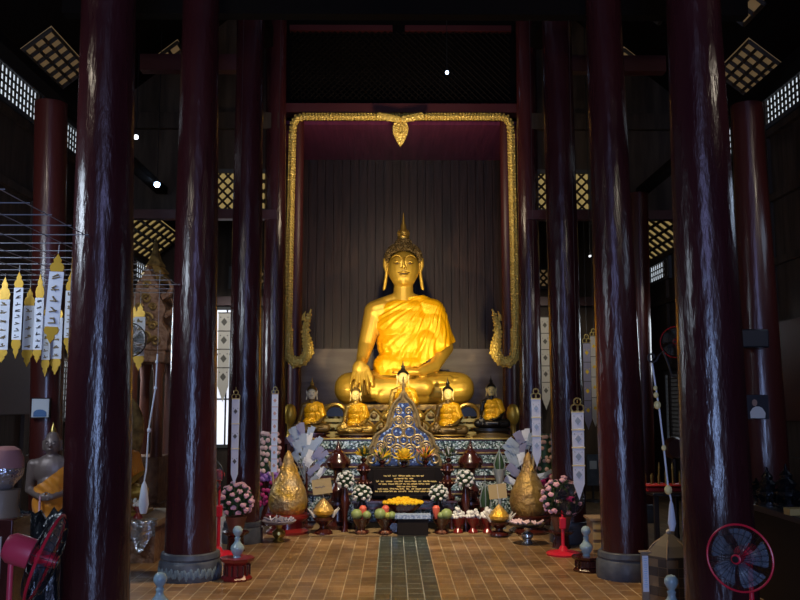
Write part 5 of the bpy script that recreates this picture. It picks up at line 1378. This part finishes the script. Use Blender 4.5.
# little lamps under the roof
def lamp(label, px, py, Y, r, m='led'):
    q = P(px,py,Y); o = thing('ceiling_lamp',label,'lamp',q,group='small lamps under the dark roof')
    part('bulb', MB().ell((0,0,0),(r,r,r),12,8), m, o); part('cap', MB().lathe([(r*.7,r*.6),(r*.8,r*1.2),(r*.3,r*1.8)],n=12), 'black_plastic', o)
    top = 5.95+.8*(WX-abs(q.x)) if abs(q.x) > 1.9 else 8.9
    part('flex', MB().tube([(0,0,r*1.5),(0,0,max(r*2,top-q.z))],.006,5), 'black_plastic', o)
lamp('bright blue-white lamp glowing in the dark bay between the front pillars',157,184.5,12.3,.042)
lamp('small pale lamp under the roof just above the bright blue-white one',136,137,12.3,.035,'led_small')
lamp('single blue-white lamp shining before the dark lattice grille',447,72.5,13.3,.028)
lamp('pinprick lamp high between pillars on the fan side, near the far lattice',590,256,12.8,.015,'led_small')

# ================================================================ LIGHT
def area(n, loc, tgt, size, e, col, sy=None):
    l = bpy.data.lights.new(n,'AREA'); l.energy = e; l.color = col; l.size = size
    if sy: l.shape = 'RECTANGLE'; l.size_y = sy
    o = bpy.data.objects.new(n,l); COL.objects.link(o); o.location = loc
    o.rotation_euler = (Vector(tgt)-Vector(loc)).to_track_quat('-Z','Y').to_euler(); return o
def spot(n, loc, tgt, e, col, ang, r=.05, blend=.6):
    l = bpy.data.lights.new(n,'SPOT'); l.energy = e; l.color = col; l.spot_size = math.radians(ang); l.shadow_soft_size = r; l.spot_blend = blend
    o = bpy.data.objects.new(n,l); COL.objects.link(o); o.location = loc
    o.rotation_euler = (Vector(tgt)-Vector(loc)).to_track_quat('-Z','Y').to_euler(); return o
area('front_door_daylight', (0,-3.6,1.5), (0,8,1.5), 1.15, 240, (.36,.53,1), 2.9)
area('upper_haze_fill', (0,-3.6,5.0), (0,9,3.0), 2.2, 60, (.40,.42,1), 2.0)  # added soft bluish fill for the haze high on the pillars
spot('altar_spot', (-1.15,11.5,2.0), (-.3,14.4,2.75), 340, (1,.78,.38), 50, .05)
spot('altar_spot_b', (1.25,11.5,2.0), (.35,14.4,2.75), 340, (1,.78,.38), 50, .05)
spot('shoulder_spot', (-.6,11.0,5.2), (.1,14.5,2.9), 120, (1,.84,.55), 34, .05)
spot('statue_row_fill', (0,11.2,3.4), (0,13.45,1.45), 75, (1,.84,.55), 62, .08)  # added fill that brightens the robes of the small statues
spot('frame_wash', (0,12.0,4.9), (0,13.6,5.2), 110, (1,.80,.55), 150, .2)
spot('offering_light', (.2,9.4,4.9), (0,12.5,.3), 760, (1,.84,.62), 52, .12)
spot('nave_floor_fill', (.3,8.8,5.5), (.2,8.9,0), 900, (1,.74,.42), 70, .25)  # added warm overhead fill to brighten the floor tiles
spot('roof_gap_light', (-4.0,4.6,5.0), (-1.9,8.5,4.6), 50, (1,.86,.68), 75, .12)
spot('roof_gap_light_b', (4.0,4.6,5.0), (1.9,8.5,4.6), 60, (1,.86,.68), 75, .12)
area('aisle_daylight', (-4.7,12.6,2.6), (-1.4,12.6,.9), 1.0, 60, (.80,.90,1))
area('aisle_daylight_b', (4.7,13.5,2.6), (1.4,12.4,.9), 1.0, 18, (.80,.90,1))
area('aisle_daylight_c', (-4.5,5.8,3.4), (-3.2,7.8,1.6), 1.0, 60, (.72,.84,1))
area('aisle_daylight_d', (4.7,7.5,3.6), (3.0,8.0,1.2), 1.0, 8, (.60,.75,1))
spot('pavilion_fill', (-2.9,9.6,3.9), (-3.5,12.3,2.6), 70, (1,.90,.78), 50, .1)  # added spot that lifts the pavilion out of the dark
spot('aisle_end_lamp', (3.6,10.6,3.7), (2.65,13.6,2.6), 60, (1,.93,.82), 42, .1)  # added fill to brighten the pair of diamond banners
spot('back_banner_fill', (2.75,14.2,3.9), (2.8,16.9,2.4), 90, (1,.90,.75), 60, .1)  # added fill lighting the back banner from the front
spot('back_banner_fill_b', (-3.2,14.2,3.9), (-3.35,16.9,2.4), 140, (1,.96,.9), 60, .1)  # added fill so the opposite back banner stands out against its bright window
W = bpy.data.worlds.new('world'); SC.world = W; W.use_nodes = True
W.node_tree.nodes['Background'].inputs[0].default_value = (.62,.66,1,1); W.node_tree.nodes['Background'].inputs[1].default_value = .31
SC.view_settings.view_transform = 'Standard'; SC.view_settings.look = 'None'; SC.view_settings.exposure = 0; SC.view_settings.gamma = 1
SC.cycles.use_denoising = True
